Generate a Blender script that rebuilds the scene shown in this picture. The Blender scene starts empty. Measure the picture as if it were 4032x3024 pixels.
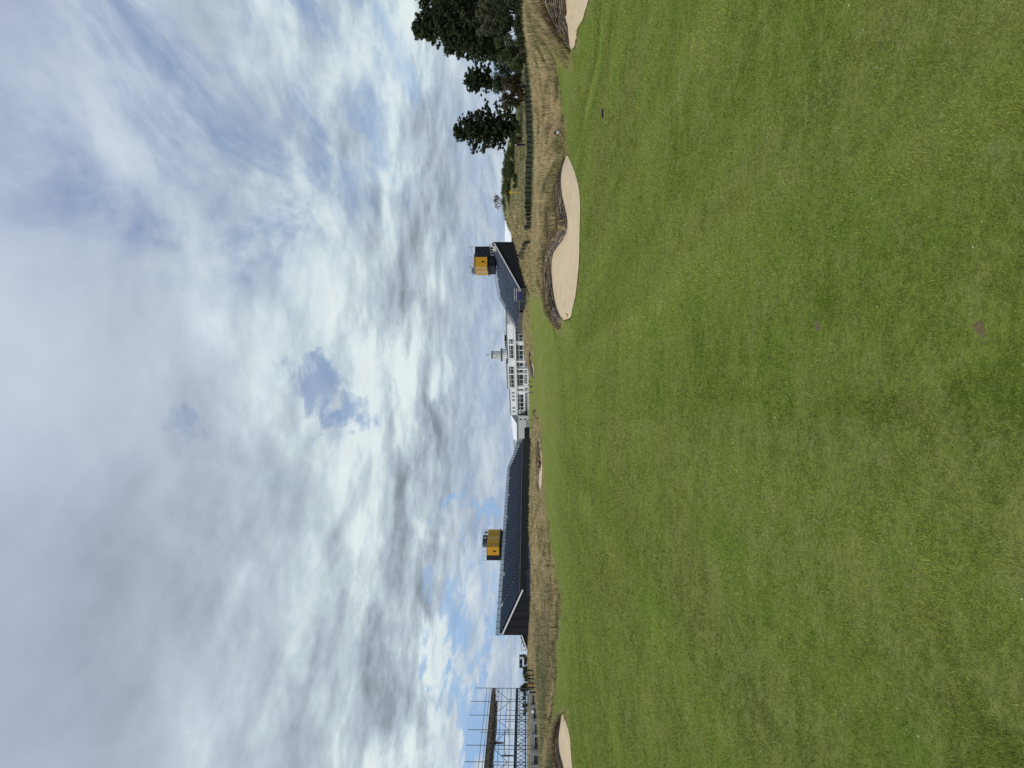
import bpy, bmesh, math, random
import numpy as np
from mathutils import Vector, Matrix, Euler
from mathutils.geometry import delaunay_2d_cdt
random.seed(7); RNG = np.random.default_rng(7)
S = bpy.context.scene
C = S.collection
# ------------------------------------------------------------------ camera
F = 3028.0; CX, CY = 1512.0, 2016.0; HZ = 2075.0; EYE = 1.6
PITCH = math.atan((HZ - CY) / F)
cd = bpy.data.cameras.new('camera'); cam = bpy.data.objects.new('camera', cd); C.objects.link(cam)
cd.sensor_width = 36.0; cd.lens = 36.0 * F / 4032.0; cd.clip_start = 0.05; cd.clip_end = 20000
fwd = Vector((0, math.cos(PITCH), math.sin(PITCH))); upv = Vector((0, -math.sin(PITCH), math.cos(PITCH)))
R = Matrix((-upv, Vector((1, 0, 0)), -fwd)).transposed()      # the phone was held on its side
cam.matrix_world = Matrix.Translation((0, 0, EYE)) @ R.to_4x4()
S.camera = cam
def ray(U, V):
    r = (U - CX) / F; u = (CY - V) / F
    return r, math.cos(PITCH) - u * math.sin(PITCH), math.sin(PITCH) + u * math.cos(PITCH)
def P(U, V, D):
    a, b, c = ray(U, V); t = D / b
    return Vector((a * t, D, EYE + c * t))
def PY(y, V, D): return P(3024 - y, V, D)
# ------------------------------------------------------------------ sky and sun
def make_world():
    w = bpy.data.worlds.new('World'); S.world = w; w.use_nodes = True
    nt = w.node_tree; N = nt.nodes; L = nt.links; N.clear()
    def n(t, **k):
        o = N.new(t)
        for a, b in k.items(): setattr(o, a, b)
        return o
    def inp(s, v):
        if hasattr(v, 'is_linked') or isinstance(v, bpy.types.NodeSocket): L.new(v, s)
        else: s.default_value = v
    def M(op, a, b=0.0, c=None, clamp=False):
        o = n('ShaderNodeMath', operation=op, use_clamp=clamp); inp(o.inputs[0], a); inp(o.inputs[1], b)
        if c is not None: inp(o.inputs[2], c)
        return o.outputs[0]
    def VM(op, a, b=None, s=None):
        o = n('ShaderNodeVectorMath', operation=op); inp(o.inputs[0], a)
        if b is not None: inp(o.inputs[1], b)
        if s is not None: inp(o.inputs['Scale'], s)
        return o.outputs['Value'] if op == 'DOT_PRODUCT' else o.outputs[0]
    def noise(vec, sc, det, ro=.5, dist=0.0, col=False):
        o = n('ShaderNodeTexNoise'); inp(o.inputs['Vector'], vec); o.inputs['Scale'].default_value = sc
        o.inputs['Detail'].default_value = det; o.inputs['Roughness'].default_value = ro; o.inputs['Distortion'].default_value = dist
        return o.outputs['Color' if col else 'Fac']
    def ss(v, a, b, lo=0., hi=1.):
        o = n('ShaderNodeMapRange', interpolation_type='SMOOTHSTEP'); inp(o.inputs[0], v)
        for i, x in enumerate((a, b, lo, hi)): inp(o.inputs[i + 1], x)
        return o.outputs[0]
    def mix(f, a, b):
        o = n('ShaderNodeMix', data_type='RGBA'); inp(o.inputs['Factor'], f); inp(o.inputs['A'], a); inp(o.inputs['B'], b)
        return o.outputs['Result']
    tc = n('ShaderNodeTexCoord'); d = tc.outputs['Generated']
    sep = n('ShaderNodeSeparateXYZ'); L.new(d, sep.inputs[0])
    z = M('MAXIMUM', sep.outputs[2], 0.0)
    cmb = n('ShaderNodeCombineXYZ'); k = M('ADD', z, 0.13)
    L.new(M('DIVIDE', sep.outputs[0], k), cmb.inputs[0]); L.new(M('DIVIDE', sep.outputs[1], k), cmb.inputs[1])
    p = cmb.outputs[0]
    rotn = n('ShaderNodeMapping'); L.new(p, rotn.inputs[0]); rotn.inputs['Rotation'].default_value = (0, 0, math.radians(38)); rotn.inputs['Scale'].default_value = (1.0, .42, 1)
    ps = rotn.outputs[0]
    # the direction, warped so that patches get cloud-like outlines
    wv = noise(p, 1.3, 5, .6, 0, True)
    wv2 = noise(p, 4.5, 4, .6, 0, True)
    wd = VM('ADD', d, VM('SCALE', VM('SUBTRACT', wv, (.5, .5, .5)), s=.17))
    wd = VM('ADD', wd, VM('SCALE', VM('SUBTRACT', wv2, (.5, .5, .5)), s=.07))
    wd = VM('NORMALIZE', wd)
    wg = VM('NORMALIZE', VM('ADD', wd, VM('SCALE', VM('SUBTRACT', noise(ps, 3.2, 5, .62, .4, True), (.5, .5, .5)), s=.22)))
    def blobs(lst, wd=wd):
        acc = 0.0
        for (U, V, r, a) in lst:
            dv = Vector(ray(U, V)).normalized()
            v = ss(VM('DOT_PRODUCT', wd, tuple(dv)), math.cos(math.radians(r)), 1.0, 0.0, a)
            acc = M('ADD', acc, v)
        return acc
    f1 = noise(p, .75, 3, .5, .2); f2a = noise(ps, 2.6, 5, .55, .25); f2b = noise(p, 2.2, 5, .52, .3); f3 = noise(p, 5.0, 5, .6, .3)
    cs_ = ss(z, .60, .34); f2 = M('ADD', M('MULTIPLY', f2a, M('SUBTRACT', 1.0, cs_)), M('MULTIPLY', f2b, cs_))
    pp0 = VM('MULTIPLY', p, (.8, .9, 1.0))
    crisp = ss(z, .60, .10)          # far clouds show their edges, the ones overhead are smooth
    b = M('MULTIPLY_ADD', M('SUBTRACT', f1, .5), .38, .625)
    b = M('MULTIPLY_ADD', M('SUBTRACT', f2, .5), M('MULTIPLY_ADD', crisp, .30, .18), b)
    b = M('MULTIPLY_ADD', M('SUBTRACT', f3, .5), M('MULTIPLY_ADD', crisp, .15, .04), b)
    heap = ss(noise(pp0, 1.5, 7, .52, .5), .47, .56)      # heaped clouds with a definite edge
    b = M('MULTIPLY_ADD', M('SUBTRACT', heap, .5), M('MULTIPLY_ADD', crisp, .18, .0), b)
    # lit upper edges and shaded bellies: density here minus density a little further up
    rel = 0.0; pp = VM('MULTIPLY', p, (1.0, .8, 1.0))
    for (sc_, off, amp) in ((.9, .24, 1.3), (2.0, .11, .9), (5.0, .045, .35)):
        a1 = noise(pp, sc_, 5, .58, .3); a2 = noise(VM('ADD', pp, (0.0, off * .8, 0)), sc_, 5, .58, .3)
        rel = M('MULTIPLY_ADD', M('SUBTRACT', a1, a2), amp, rel)
    b = M('MULTIPLY_ADD', rel, M('MULTIPLY_ADD', crisp, 1.35, .25), b)
    b = M('ADD', b, blobs(SKY_BRIGHT))
    ramp = n('ShaderNodeValToRGB'); L.new(b, ramp.inputs[0]); cr = ramp.color_ramp
    cols = [(0.0, (.20, .235, .285)), (.28, (.31, .355, .42)), (.5, (.43, .49, .58)), (.68, (.53, .605, .68)), (.85, (.68, .76, .81)), (1.0, (.77, .83, .86))]
    cr.elements[0].position, cr.elements[0].color = cols[0][0], cols[0][1] + (1,)
    cr.elements[1].position, cr.elements[1].color = cols[-1][0], cols[-1][1] + (1,)
    for q, c in cols[1:-1]:
        e = cr.elements.new(q); e.color = c + (1,)
    cloud = VM('MULTIPLY', ramp.outputs[0], mix(ss(z, .2, .6), (.99, 1.02, .985, 1), (.985, .975, 1.045, 1)))
    # gaps between the clouds, where the clear sky shows
    fine = noise(ps, 3.0, 6, .62, .35)
    veil = M('MULTIPLY', M('MINIMUM', blobs(SKY_VEILED), 1.0), ss(fine, .40, .66, .12, 1.0))
    g = M('ADD', M('MULTIPLY_ADD', fine, 1.5, -.85), blobs(SKY_GAPS, wg))
    gm = M('MAXIMUM', ss(g, .0, .85), veil)
    patch = M('MULTIPLY', ss(noise(p, .55, 3, .5, 0), .60, .78), ss(fine, .42, .62))      # the same broken cover goes on outside the frame
    gm = M('MAXIMUM', gm, M('MULTIPLY', patch, ss(sep.outputs[1], .62, .40)))
    # near the horizon: pale blue with thin white streaks
    hz = ss(z, .135, .05)
    st = ss(noise(ps, 2.3, 6, .65, .2), .42, .68)
    lowc = mix(st, (.36, .46, .62, 1), (.62, .69, .76, 1))
    cloud = mix(M('MULTIPLY', hz, .78), cloud, lowc)
    sky = n('ShaderNodeTexSky', sky_type='NISHITA'); sky.sun_disc = False
    sky.sun_elevation = SUN_EL; sky.sun_rotation = SUN_ROT
    clear = mix(.75, VM('SCALE', sky.outputs[0], s=.16), (.145, .225, .43, 1))
    clear = mix(ss(z, .26, .10), clear, (.27, .46, .74, 1))
    col = mix(M('MULTIPLY', gm, .80), cloud, clear)
    # below the horizon: the light bounced by the ground
    col = mix(ss(sep.outputs[2], -.01, -.04), col, (.12, .15, .07, 1))
    bg = n('ShaderNodeBackground'); L.new(VM('SCALE', col, s=1 / .15), bg.inputs[0]); bg.inputs[1].default_value = .15
    out = n('ShaderNodeOutputWorld'); L.new(bg.outputs[0], out.inputs[0])
SUN_EL = math.radians(52); SUN_ROT = math.radians(232)
SKY_BRIGHT = [(1150, 1390, 9, .09), (650, 1380, 10, .06), (2110, 1420, 7, .20), (2820, 1458, 6, .16), (2400, 1555, 3, .18), (430, 1760, 3.4, .50), (330, 1800, 2.4, .34), (1900, 1380, 7, .10), (1500, 1480, 7, .12),
              (720, 1935, 2.6, .5), (820, 1925, 1.8, .35), (1510, 1570, 6, .14), (70, 1700, 5, .30), (1480, 1740, 1.8, .28), (900, 1560, 5, .10),
              (1180, 1770, 8, -.18), (900, 1750, 7, -.14), (560, 1590, 7, -.12), (560, 260, 15, -.16), (2000, 1670, 7, -.16), (2330, 1620, 6, -.10), (300, 1640, 5, -.08), (1100, 800, 14, -.06),
              (1700, 1850, 6, -.12), (150, 1150, 9, -.04), (1900, 500, 22, .06), (2900, 1250, 7, .12), (2500, 700, 9, .05)]
SKY_VEILED = [(2750, 480, 17, 1.0), (2800, 850, 15, .85), (2550, 1150, 12, .8), (2250, 950, 10, .4), (2950, 250, 9, .5), (1480, 1262, 5, .45)]
SKY_GAPS = [(2660, 456, 6, .45), (1493, 1262, 3.7, .92), (1310, 693, 1.9, .52), (540, 1835, 3.0, .70), (700, 1862, 2.0, .55), (1000, 1862, 1.8, .75), (253, 1752, 2.4, .75), (170, 1900, 3.6, .75), (40, 1885, 2.4, .6)]
make_world()
sd = bpy.data.lights.new('sun', 'SUN'); so = bpy.data.objects.new('sun', sd); C.objects.link(so)
sd.energy = 2.1; sd.angle = math.radians(14); sd.color = (1.0, .965, .90)
sv = Vector((math.sin(SUN_ROT) * math.cos(SUN_EL), math.cos(SUN_ROT) * math.cos(SUN_EL), math.sin(SUN_EL)))
so.rotation_euler = sv.to_track_quat('Z', 'Y').to_euler()
S.view_settings.view_transform = 'Standard'; S.view_settings.look = 'None'; S.view_settings.exposure = 0.0; S.view_settings.gamma = 1
S.view_settings.use_curve_mapping = False
S.render.engine = 'CYCLES'; S.cycles.max_bounces = 6; S.cycles.transparent_max_bounces = 12; S.cycles.use_denoising = True
# ------------------------------------------------------------------ materials
def mat(name, col, rough=.75, var=0.0, scale=3.0, metal=0.0, col2=None, bump=0.0, bscale=None, attr=None, alpha=None, detail=5, spec=.3, stretch=None):
    m = bpy.data.materials.new(name); m.use_nodes = True; nt = m.node_tree; N, L = nt.nodes, nt.links
    b = N['Principled BSDF']; b.inputs['Roughness'].default_value = rough; b.inputs['Metallic'].default_value = metal
    b.inputs['Specular IOR Level'].default_value = spec
    col = tuple(col); c2 = tuple(col2) if col2 else tuple(x * (1 - var) for x in col)
    if var or col2:
        t = N.new('ShaderNodeTexCoord'); no = N.new('ShaderNodeTexNoise'); no.inputs['Scale'].default_value = scale; no.inputs['Detail'].default_value = detail
        no.inputs['Roughness'].default_value = .6
        src = t.outputs['Object']
        if stretch:
            mp = N.new('ShaderNodeMapping'); mp.inputs['Scale'].default_value = stretch; L.new(src, mp.inputs[0]); src = mp.outputs[0]
        L.new(src, no.inputs['Vector'])
        mr = N.new('ShaderNodeMapRange'); mr.inputs[1].default_value = .32; mr.inputs[2].default_value = .68; L.new(no.outputs['Fac'], mr.inputs[0])
        mx = N.new('ShaderNodeMix'); mx.data_type = 'RGBA'; mx.inputs['A'].default_value = col + (1,); mx.inputs['B'].default_value = c2 + (1,)
        L.new(mr.outputs[0], mx.inputs['Factor']); L.new(mx.outputs['Result'], b.inputs['Base Color'])
        if bump:
            n2 = N.new('ShaderNodeTexNoise'); n2.inputs['Scale'].default_value = bscale or scale * 3; n2.inputs['Detail'].default_value = 4; L.new(src, n2.inputs['Vector'])
            bp = N.new('ShaderNodeBump'); bp.inputs['Strength'].default_value = 1; bp.inputs['Distance'].default_value = bump
            L.new(n2.outputs['Fac'], bp.inputs['Height']); L.new(bp.outputs[0], b.inputs['Normal'])
    else: b.inputs['Base Color'].default_value = col + (1,)
    if alpha is not None: b.inputs['Alpha'].default_value = alpha
    return m
def attr_mat(name, rough=.7, trans=.25, gain=1.0):
    """colour comes from each blade's or leaf's own colour attribute"""
    m = bpy.data.materials.new(name); m.use_nodes = True; N, L = m.node_tree.nodes, m.node_tree.links
    b = N['Principled BSDF']; a = N.new('ShaderNodeAttribute'); a.attribute_name = 'tint'
    b.inputs['Roughness'].default_value = rough; b.inputs['Specular IOR Level'].default_value = .12
    L.new(a.outputs['Color'], b.inputs['Base Color'])
    if trans:
        t = N.new('ShaderNodeBsdfTranslucent'); L.new(a.outputs['Color'], t.inputs[0]); mx = N.new('ShaderNodeMixShader'); mx.inputs[0].default_value = trans
        L.new(b.outputs[0], mx.inputs[1]); L.new(t.outputs[0], mx.inputs[2]); L.new(mx.outputs[0], N['Material Output'].inputs[0])
    return m
MT = dict(
    black=mat('black_cladding', (.008, .011, .018), .6, .45, .5), navy=mat('navy_panel', (.018, .03, .058), .6, .3, .4), seat=mat('navy_seat_plastic', (.075, .11, .185), .5, .65, 3.0),
    deck=mat('grey_aluminium_deck', (.33, .35, .37), .5, .3, 1.5), rail=mat('white_rail', (.78, .79, .80), .4, .1, 2), dark=mat('dark_steel', (.035, .04, .05), .5, .3, 2, .4),
    galv=mat('galvanised_steel', (.25, .27, .29), .45, .4, 3, .5), yellow=mat('yellow_panel', (.62, .33, .018), .55, .12, .9), yellow2=mat('worn_yellow_panel', (.52, .30, .035), .6, .25, 1.5), pale=mat('pale_yellow_panel', (.60, .38, .10), .4, .15, .9),
    white=mat('white_render', (.74, .76, .77), .7, .08, .6), wtent=mat('white_tent_fabric', (.82, .83, .84), .6, .05, .8), glass=mat('dark_window_glass', (.006, .008, .010), .35, 0, spec=.25),
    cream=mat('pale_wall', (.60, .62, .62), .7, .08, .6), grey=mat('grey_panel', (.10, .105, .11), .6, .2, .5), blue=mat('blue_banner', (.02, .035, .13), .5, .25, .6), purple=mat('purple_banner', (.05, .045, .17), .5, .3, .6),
    guard=mat('frosted_guard_panel', (.50, .60, .62), .2, .1, 1, alpha=.6, spec=.5), emblem=mat('pale_print', (.55, .58, .58), .6), brown=mat('weathered_timber', (.24, .19, .15), .8, .6, 1.6, bump=.01, col2=(.06, .045, .038)),
    sand=None, sod=mat('stacked_turf', (.25, .20, .145), .9, .7, 5, col2=(.075, .055, .042), bump=.02, bscale=30), sod2=mat('stacked_turf_pale', (.36, .30, .22), .9, .7, 5, col2=(.14, .11, .08), bump=.02, bscale=30), sod3=mat('stacked_turf_dark', (.17, .13, .095), .9, .7, 5, col2=(.05, .04, .03), bump=.02, bscale=30), bark=mat('pine_bark', (.06, .042, .032), .9, .5, 2, bump=.02),
    stake=mat('brown_stake', (.06, .04, .02), .8, .4, 5), net=mat('dark_green_net', (.03, .06, .035), .8, .4, 4, alpha=.62), skin=mat('skin', (.42, .27, .20), .6), cloth1=mat('dark_clothes', (.02, .022, .035), .9, .3, 6),
    cloth2=mat('dark_red_top', (.09, .018, .016), .9, .3, 6), cloth3=mat('grey_blue_top', (.16, .24, .24), .9, .3, 6), hair=mat('dark_hair', (.012, .01, .009), .8), cap=mat('white_cap', (.75, .75, .75), .7), trous=mat('khaki_trousers', (.2, .17, .13), .9, .2, 5),
    signy=mat('yellow_sign', (.62, .45, .03), .6, .2, 5), orange=mat('orange_plastic', (.5, .26, .09), .5, .2, 4), poly=mat('translucent_tank', (.50, .52, .52), .3, .35, 1.5, spec=.5), green=mat('green_glass_panel', (.12, .22, .18), .3, .2, 2, alpha=.75),
    divot=mat('sandy_divot', (.18, .145, .065), .95, .4, 90, bump=.004, bscale=300), twig=mat('dry_twig', (.10, .075, .05), .9, .3, 20), bark2=mat('bare_bark', (.13, .11, .10), .9, .3, 3), gap=mat('joint_soil', (.035, .024, .016), 1, .5, 8), roof=mat('dark_roof_edge', (.10, .12, .13), .6, .2, 1))
BLADE = attr_mat('turf_blade'); LONGB = attr_mat('dry_grass_blade', .8, .3); LEAF = attr_mat('needle_leaf', .65, .12)
# ------------------------------------------------------------------ mesh helpers
class MB:
    def __init__(s): s.v = []; s.f = []
    def add(s, vs, fs):
        k = len(s.v); s.v += [tuple(x) for x in vs]; s.f += [tuple(i + k for i in f) for f in fs]; return s
    def box(s, lo, hi):
        (a, b, c), (x, y, z) = lo, hi
        return s.add([(a, b, c), (x, b, c), (x, y, c), (a, y, c), (a, b, z), (x, b, z), (x, y, z), (a, y, z)],
                     [(0, 3, 2, 1), (4, 5, 6, 7), (0, 1, 5, 4), (1, 2, 6, 5), (2, 3, 7, 6), (3, 0, 4, 7)])
    def obox(s, o, ax, ay, az):           # corner + three edge vectors
        o, ax, ay, az = map(Vector, (o, ax, ay, az))
        p = [o, o + ax, o + ax + ay, o + ay]; return s.add(p + [q + az for q in p], [(0, 3, 2, 1), (4, 5, 6, 7), (0, 1, 5, 4), (1, 2, 6, 5), (2, 3, 7, 6), (3, 0, 4, 7)])
    def bar(s, p, q, w, h=None):
        p, q = Vector(p), Vector(q); h = h or w; d = (q - p)
        if d.length < 1e-6: return s
        d.normalize(); up = Vector((0, 0, 1)) if abs(d.z) < .9 else Vector((0, 1, 0))
        a = d.cross(up).normalized(); b = a.cross(d).normalized()
        return s.obox(p - a * w / 2 - b * h / 2, a * w, q - p, b * h)
    def tube(s, p, q, r0, r1=None, n=6, cap=True):
        p, q = Vector(p), Vector(q); r1 = r0 if r1 is None else r1; d = (q - p).normalized()
        up = Vector((0, 0, 1)) if abs(d.z) < .9 else Vector((0, 1, 0)); a = d.cross(up).normalized(); b = a.cross(d)
        vs = []
        for (c, r) in ((p, r0), (q, r1)):
            for i in range(n):
                t = 2 * math.pi * i / n; vs.append(c + a * math.cos(t) * r + b * math.sin(t) * r)
        fs = [(i, (i + 1) % n, n + (i + 1) % n, n + i) for i in range(n)]
        if cap: fs += [tuple(range(n - 1, -1, -1)), tuple(range(n, 2 * n))]
        return s.add(vs, fs)
    def prism(s, pts, ext):
        pts = [Vector(p) for p in pts]; ext = Vector(ext); n = len(pts)
        return s.add(pts + [p + ext for p in pts], [tuple(range(n - 1, -1, -1)), tuple(range(n, 2 * n))] + [(i, (i + 1) % n, n + (i + 1) % n, n + i) for i in range(n)])
    def disc(s, c, a, b, r, n=12, th=.03):
        c, a, b = Vector(c), Vector(a), Vector(b); nn = a.cross(b).normalized()
        return s.prism([c + a * math.cos(2 * math.pi * i / n) * r + b * math.sin(2 * math.pi * i / n) * r for i in range(n)], nn * th)
    def build(s, name, m, parent=None, smooth=False, **props):
        me = bpy.data.meshes.new(name); me.from_pydata(s.v, [], s.f); me.update()
        me.materials.append(MT[m] if isinstance(m, str) else m)
        if smooth: me.polygons.foreach_set('use_smooth', [True] * len(me.polygons))
        return link(name, me, parent, **props)
def link(name, me, parent=None, **props):
    o = bpy.data.objects.new(name, me); C.objects.link(o)
    if parent is not None:
        o.parent = parent; o.matrix_parent_inverse = Matrix.Translation(-PLOC[parent.name])
        PLOC[o.name] = PLOC[parent.name]
        if parent.type != 'EMPTY': o.matrix_parent_inverse = Matrix()
    else: PLOC[o.name] = Vector((0, 0, 0))
    for k, v in props.items(): o[k] = v
    return o
PLOC = {}
def thing(name, label, cat, loc, group=None):
    o = bpy.data.objects.new(name, None); C.objects.link(o); o.location = loc; o.empty_display_size = .3
    PLOC[o.name] = Vector(loc); o['label'] = label; o['category'] = cat
    if group: o['group'] = group
    return o
def np_mesh(name, verts, faces, m, tint=None, **props):
    """verts (n,3), faces (k,3) -> mesh; tint (n,3) gives each vertex its colour"""
    me = bpy.data.meshes.new(name); me.vertices.add(len(verts)); me.vertices.foreach_set('co', np.asarray(verts, np.float32).ravel())
    k = len(faces); w = faces.shape[1]; me.loops.add(k * w); me.loops.foreach_set('vertex_index', np.asarray(faces, np.int32).ravel())
    me.polygons.add(k); me.polygons.foreach_set('loop_start', np.arange(0, k * w, w, dtype=np.int32)); me.polygons.foreach_set('loop_total', np.full(k, w, np.int32))
    if tint is not None:
        a = me.color_attributes.new('tint', 'FLOAT_COLOR', 'POINT'); c = np.ones((len(verts), 4), np.float32); c[:, :3] = tint; a.data.foreach_set('color', c.ravel())
    me.update(calc_edges=True); me.validate(); me.materials.append(MT[m] if isinstance(m, str) else m)
    par = props.pop('parent', None)
    return link(name, me, par, **props)
def vnoise(x, y, seed=0):
    xi = np.floor(x).astype(np.int64); yi = np.floor(y).astype(np.int64); fx = x - xi; fy = y - yi
    fx = fx * fx * (3 - 2 * fx); fy = fy * fy * (3 - 2 * fy)
    def h(a, b):
        v = (a * 374761393 + b * 668265263 + seed * 1442695041) & 0xffffffff
        v = ((v ^ (v >> 13)) * 1274126177) & 0xffffffff
        return ((v ^ (v >> 16)) & 0xffff) / 65535.0
    return (h(xi, yi) * (1 - fx) + h(xi + 1, yi) * fx) * (1 - fy) + (h(xi, yi + 1) * (1 - fx) + h(xi + 1, yi + 1) * fx) * fy
def fbm(x, y, o=4, seed=0):
    s = 0; a = .5; t = 0
    for i in range(o): s = s + a * vnoise(x * 2 ** i, y * 2 ** i, seed + i); t += a; a *= .55
    return s / t
def inside(poly, x, y):
    poly = np.asarray(poly); r = np.zeros(np.shape(x), bool); n = len(poly); j = n - 1
    for i in range(n):
        xi, yi = poly[i]; xj, yj = poly[j]
        c = ((yi > y) != (yj > y)) & (x < (xj - xi) * (y - yi) / (yj - yi + 1e-12) + xi); r ^= c; j = i
    return r
def polydist(poly, x, y):
    d = np.full(np.shape(x), 1e9); n = len(poly)
    for i in range(n):
        ax, ay = poly[i]; bx, by = poly[(i + 1) % n]; vx, vy = bx - ax, by - ay
        t = np.clip(((x - ax) * vx + (y - ay) * vy) / (vx * vx + vy * vy + 1e-9), 0, 1)
        d = np.minimum(d, np.hypot(x - ax - t * vx, y - ay - t * vy))
    return d
# ------------------------------------------------------------------ bunkers: outlines (photo column/row and distance -> points in the place)
# front edge lies on the level turf; toe = foot of the turf wall, rim = its top
def flatD(V): return EYE * F / (V - HZ)
BUNK = {}
def bunker_def(key, front, toe, depth=.30):
    """front: (y, V, D or None)   toe: (y, Vtoe, Vrim, D), both running the same way"""
    fr = [PY(y, V, D or flatD(V)) for (y, V, D) in front]
    def dens(pts, n=5):
        out = []
        for i in range(len(pts) - 1):
            p0, p1, p2, p3 = pts[max(i - 1, 0)], pts[i], pts[i + 1], pts[min(i + 2, len(pts) - 1)]
            for k in range(n):
                t = k / n; out.append(.5 * ((2 * p1) + (p2 - p0) * t + (2 * p0 - 5 * p1 + 4 * p2 - p3) * t * t + (3 * p1 - p0 - 3 * p2 + p3) * t ** 3))
        out.append(pts[-1]); return out
    te = dens([PY(y, v, D) for (y, v, r, D) in toe]); rz = dens([PY(y, r, D + depth) for (y, v, r, D) in toe]); fr = dens(fr); rm = []
    for i, q in enumerate(te):
        t = te[min(i + 3, len(te) - 1)] - te[max(i - 3, 0)]; nrm = Vector((-t.y, t.x, 0)).normalized(); dp = depth * min(1, (i + 1.5) / 5, (len(te) - i + .5) / 5); rm.append(Vector((q.x + nrm.x * dp, q.y + nrm.y * dp, rz[i].z)))
    BUNK[key] = dict(front=fr, toe=te, rim=rm)
bunker_def('main', [(1264, 2231, None), (1256, 2240, None), (1240, 2248, None), (1193, 2262, None), (1140, 2270, None), (1080, 2277, None), (1000, 2282, None), (900, 2284, None), (800, 2285, None), (740, 2280, None), (690, 2268, None), (650, 2254, None), (620, 2240, None), (611, 2233, None)],
           [(1263, 2226, 2216, 30.4), (1252, 2211, 2192, 30.6), (1220, 2197, 2165, 31.2), (1180, 2186, 2150, 32), (1140, 2179, 2145, 32.5), (1100, 2176, 2142, 33), (1060, 2173, 2141, 33), (1010, 2177, 2147, 32.5), (980, 2192, 2160, 31), (950, 2216, 2180, 28.8),
            (920, 2231, 2193, 27.3), (885, 2236, 2197, 26.8), (850, 2233, 2196, 27), (800, 2222, 2192, 28), (750, 2213, 2188, 29), (700, 2210, 2188, 30), (650, 2218, 2203, 30.8), (620, 2229, 2220, 31)])
bunker_def('right', [(206, 2252, 28.2), (190, 2260, None), (160, 2268, None), (120, 2279, None), (60, 2300, None), (0, 2318, None), (-120, 2335, 18.4), (-260, 2330, 19)],
           [(205, 2249, 2240, 28.3), (190, 2246, 2215, 27.6), (170, 2242, 2195, 26.8), (140, 2239, 2178, 26), (100, 2235, 2158, 25.2), (60, 2233, 2142, 24.6), (0, 2231, 2133, 24), (-120, 2232, 2130, 23.6), (-260, 2236, 2150, 23)])
bunker_def('left', [(3180, 2254, 26.8), (3100, 2256, 27), (3024, 2254, None), (2960, 2250, None), (2900, 2244, None), (2850, 2232, None), (2806, 2217, None)],
           [(3180, 2240, 2212, 30), (3100, 2232, 2205, 31), (3024, 2221, 2195, 32), (2960, 2205, 2183, 33), (2900, 2201, 2181, 33.6), (2850, 2209, 2190, 34.2), (2820, 2213, 2208, 34.6)])
bunker_def('far', [(1932, 2131, 86), (1915, 2136, 80), (1870, 2137, 78.5), (1820, 2136, 79.5), (1780, 2134.5, 82), (1745, 2131, 87), (1726, 2126, 95)],
           [(1930, 2127, 2120, 90), (1905, 2123, 2116, 90), (1870, 2124, 2117, 89), (1850, 2127, 2117, 87), (1830, 2132, 2116, 85), (1800, 2131.5, 2117, 87), (1770, 2128, 2117, 90), (1740, 2126, 2117, 95), (1727, 2124, 2120, 97)], .8)
bunker_def('distant', [(1492, 2104, 178), (1450, 2103, 180), (1410, 2099, 190), (1372, 2095, 205)],
           [(1491, 2103, 2099, 186), (1450, 2101, 2086, 187), (1410, 2095, 2082, 196), (1373, 2093, 2081, 208)], 1.6)
for b in BUNK.values():
    b['outline'] = [(p.x, p.y) for p in b['front']] + [(p.x, p.y) for p in reversed(b['toe'])]
    b['hole'] = [(p.x, p.y) for p in b['front']] + [(p.x, p.y) for p in reversed(b['rim'])]
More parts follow.
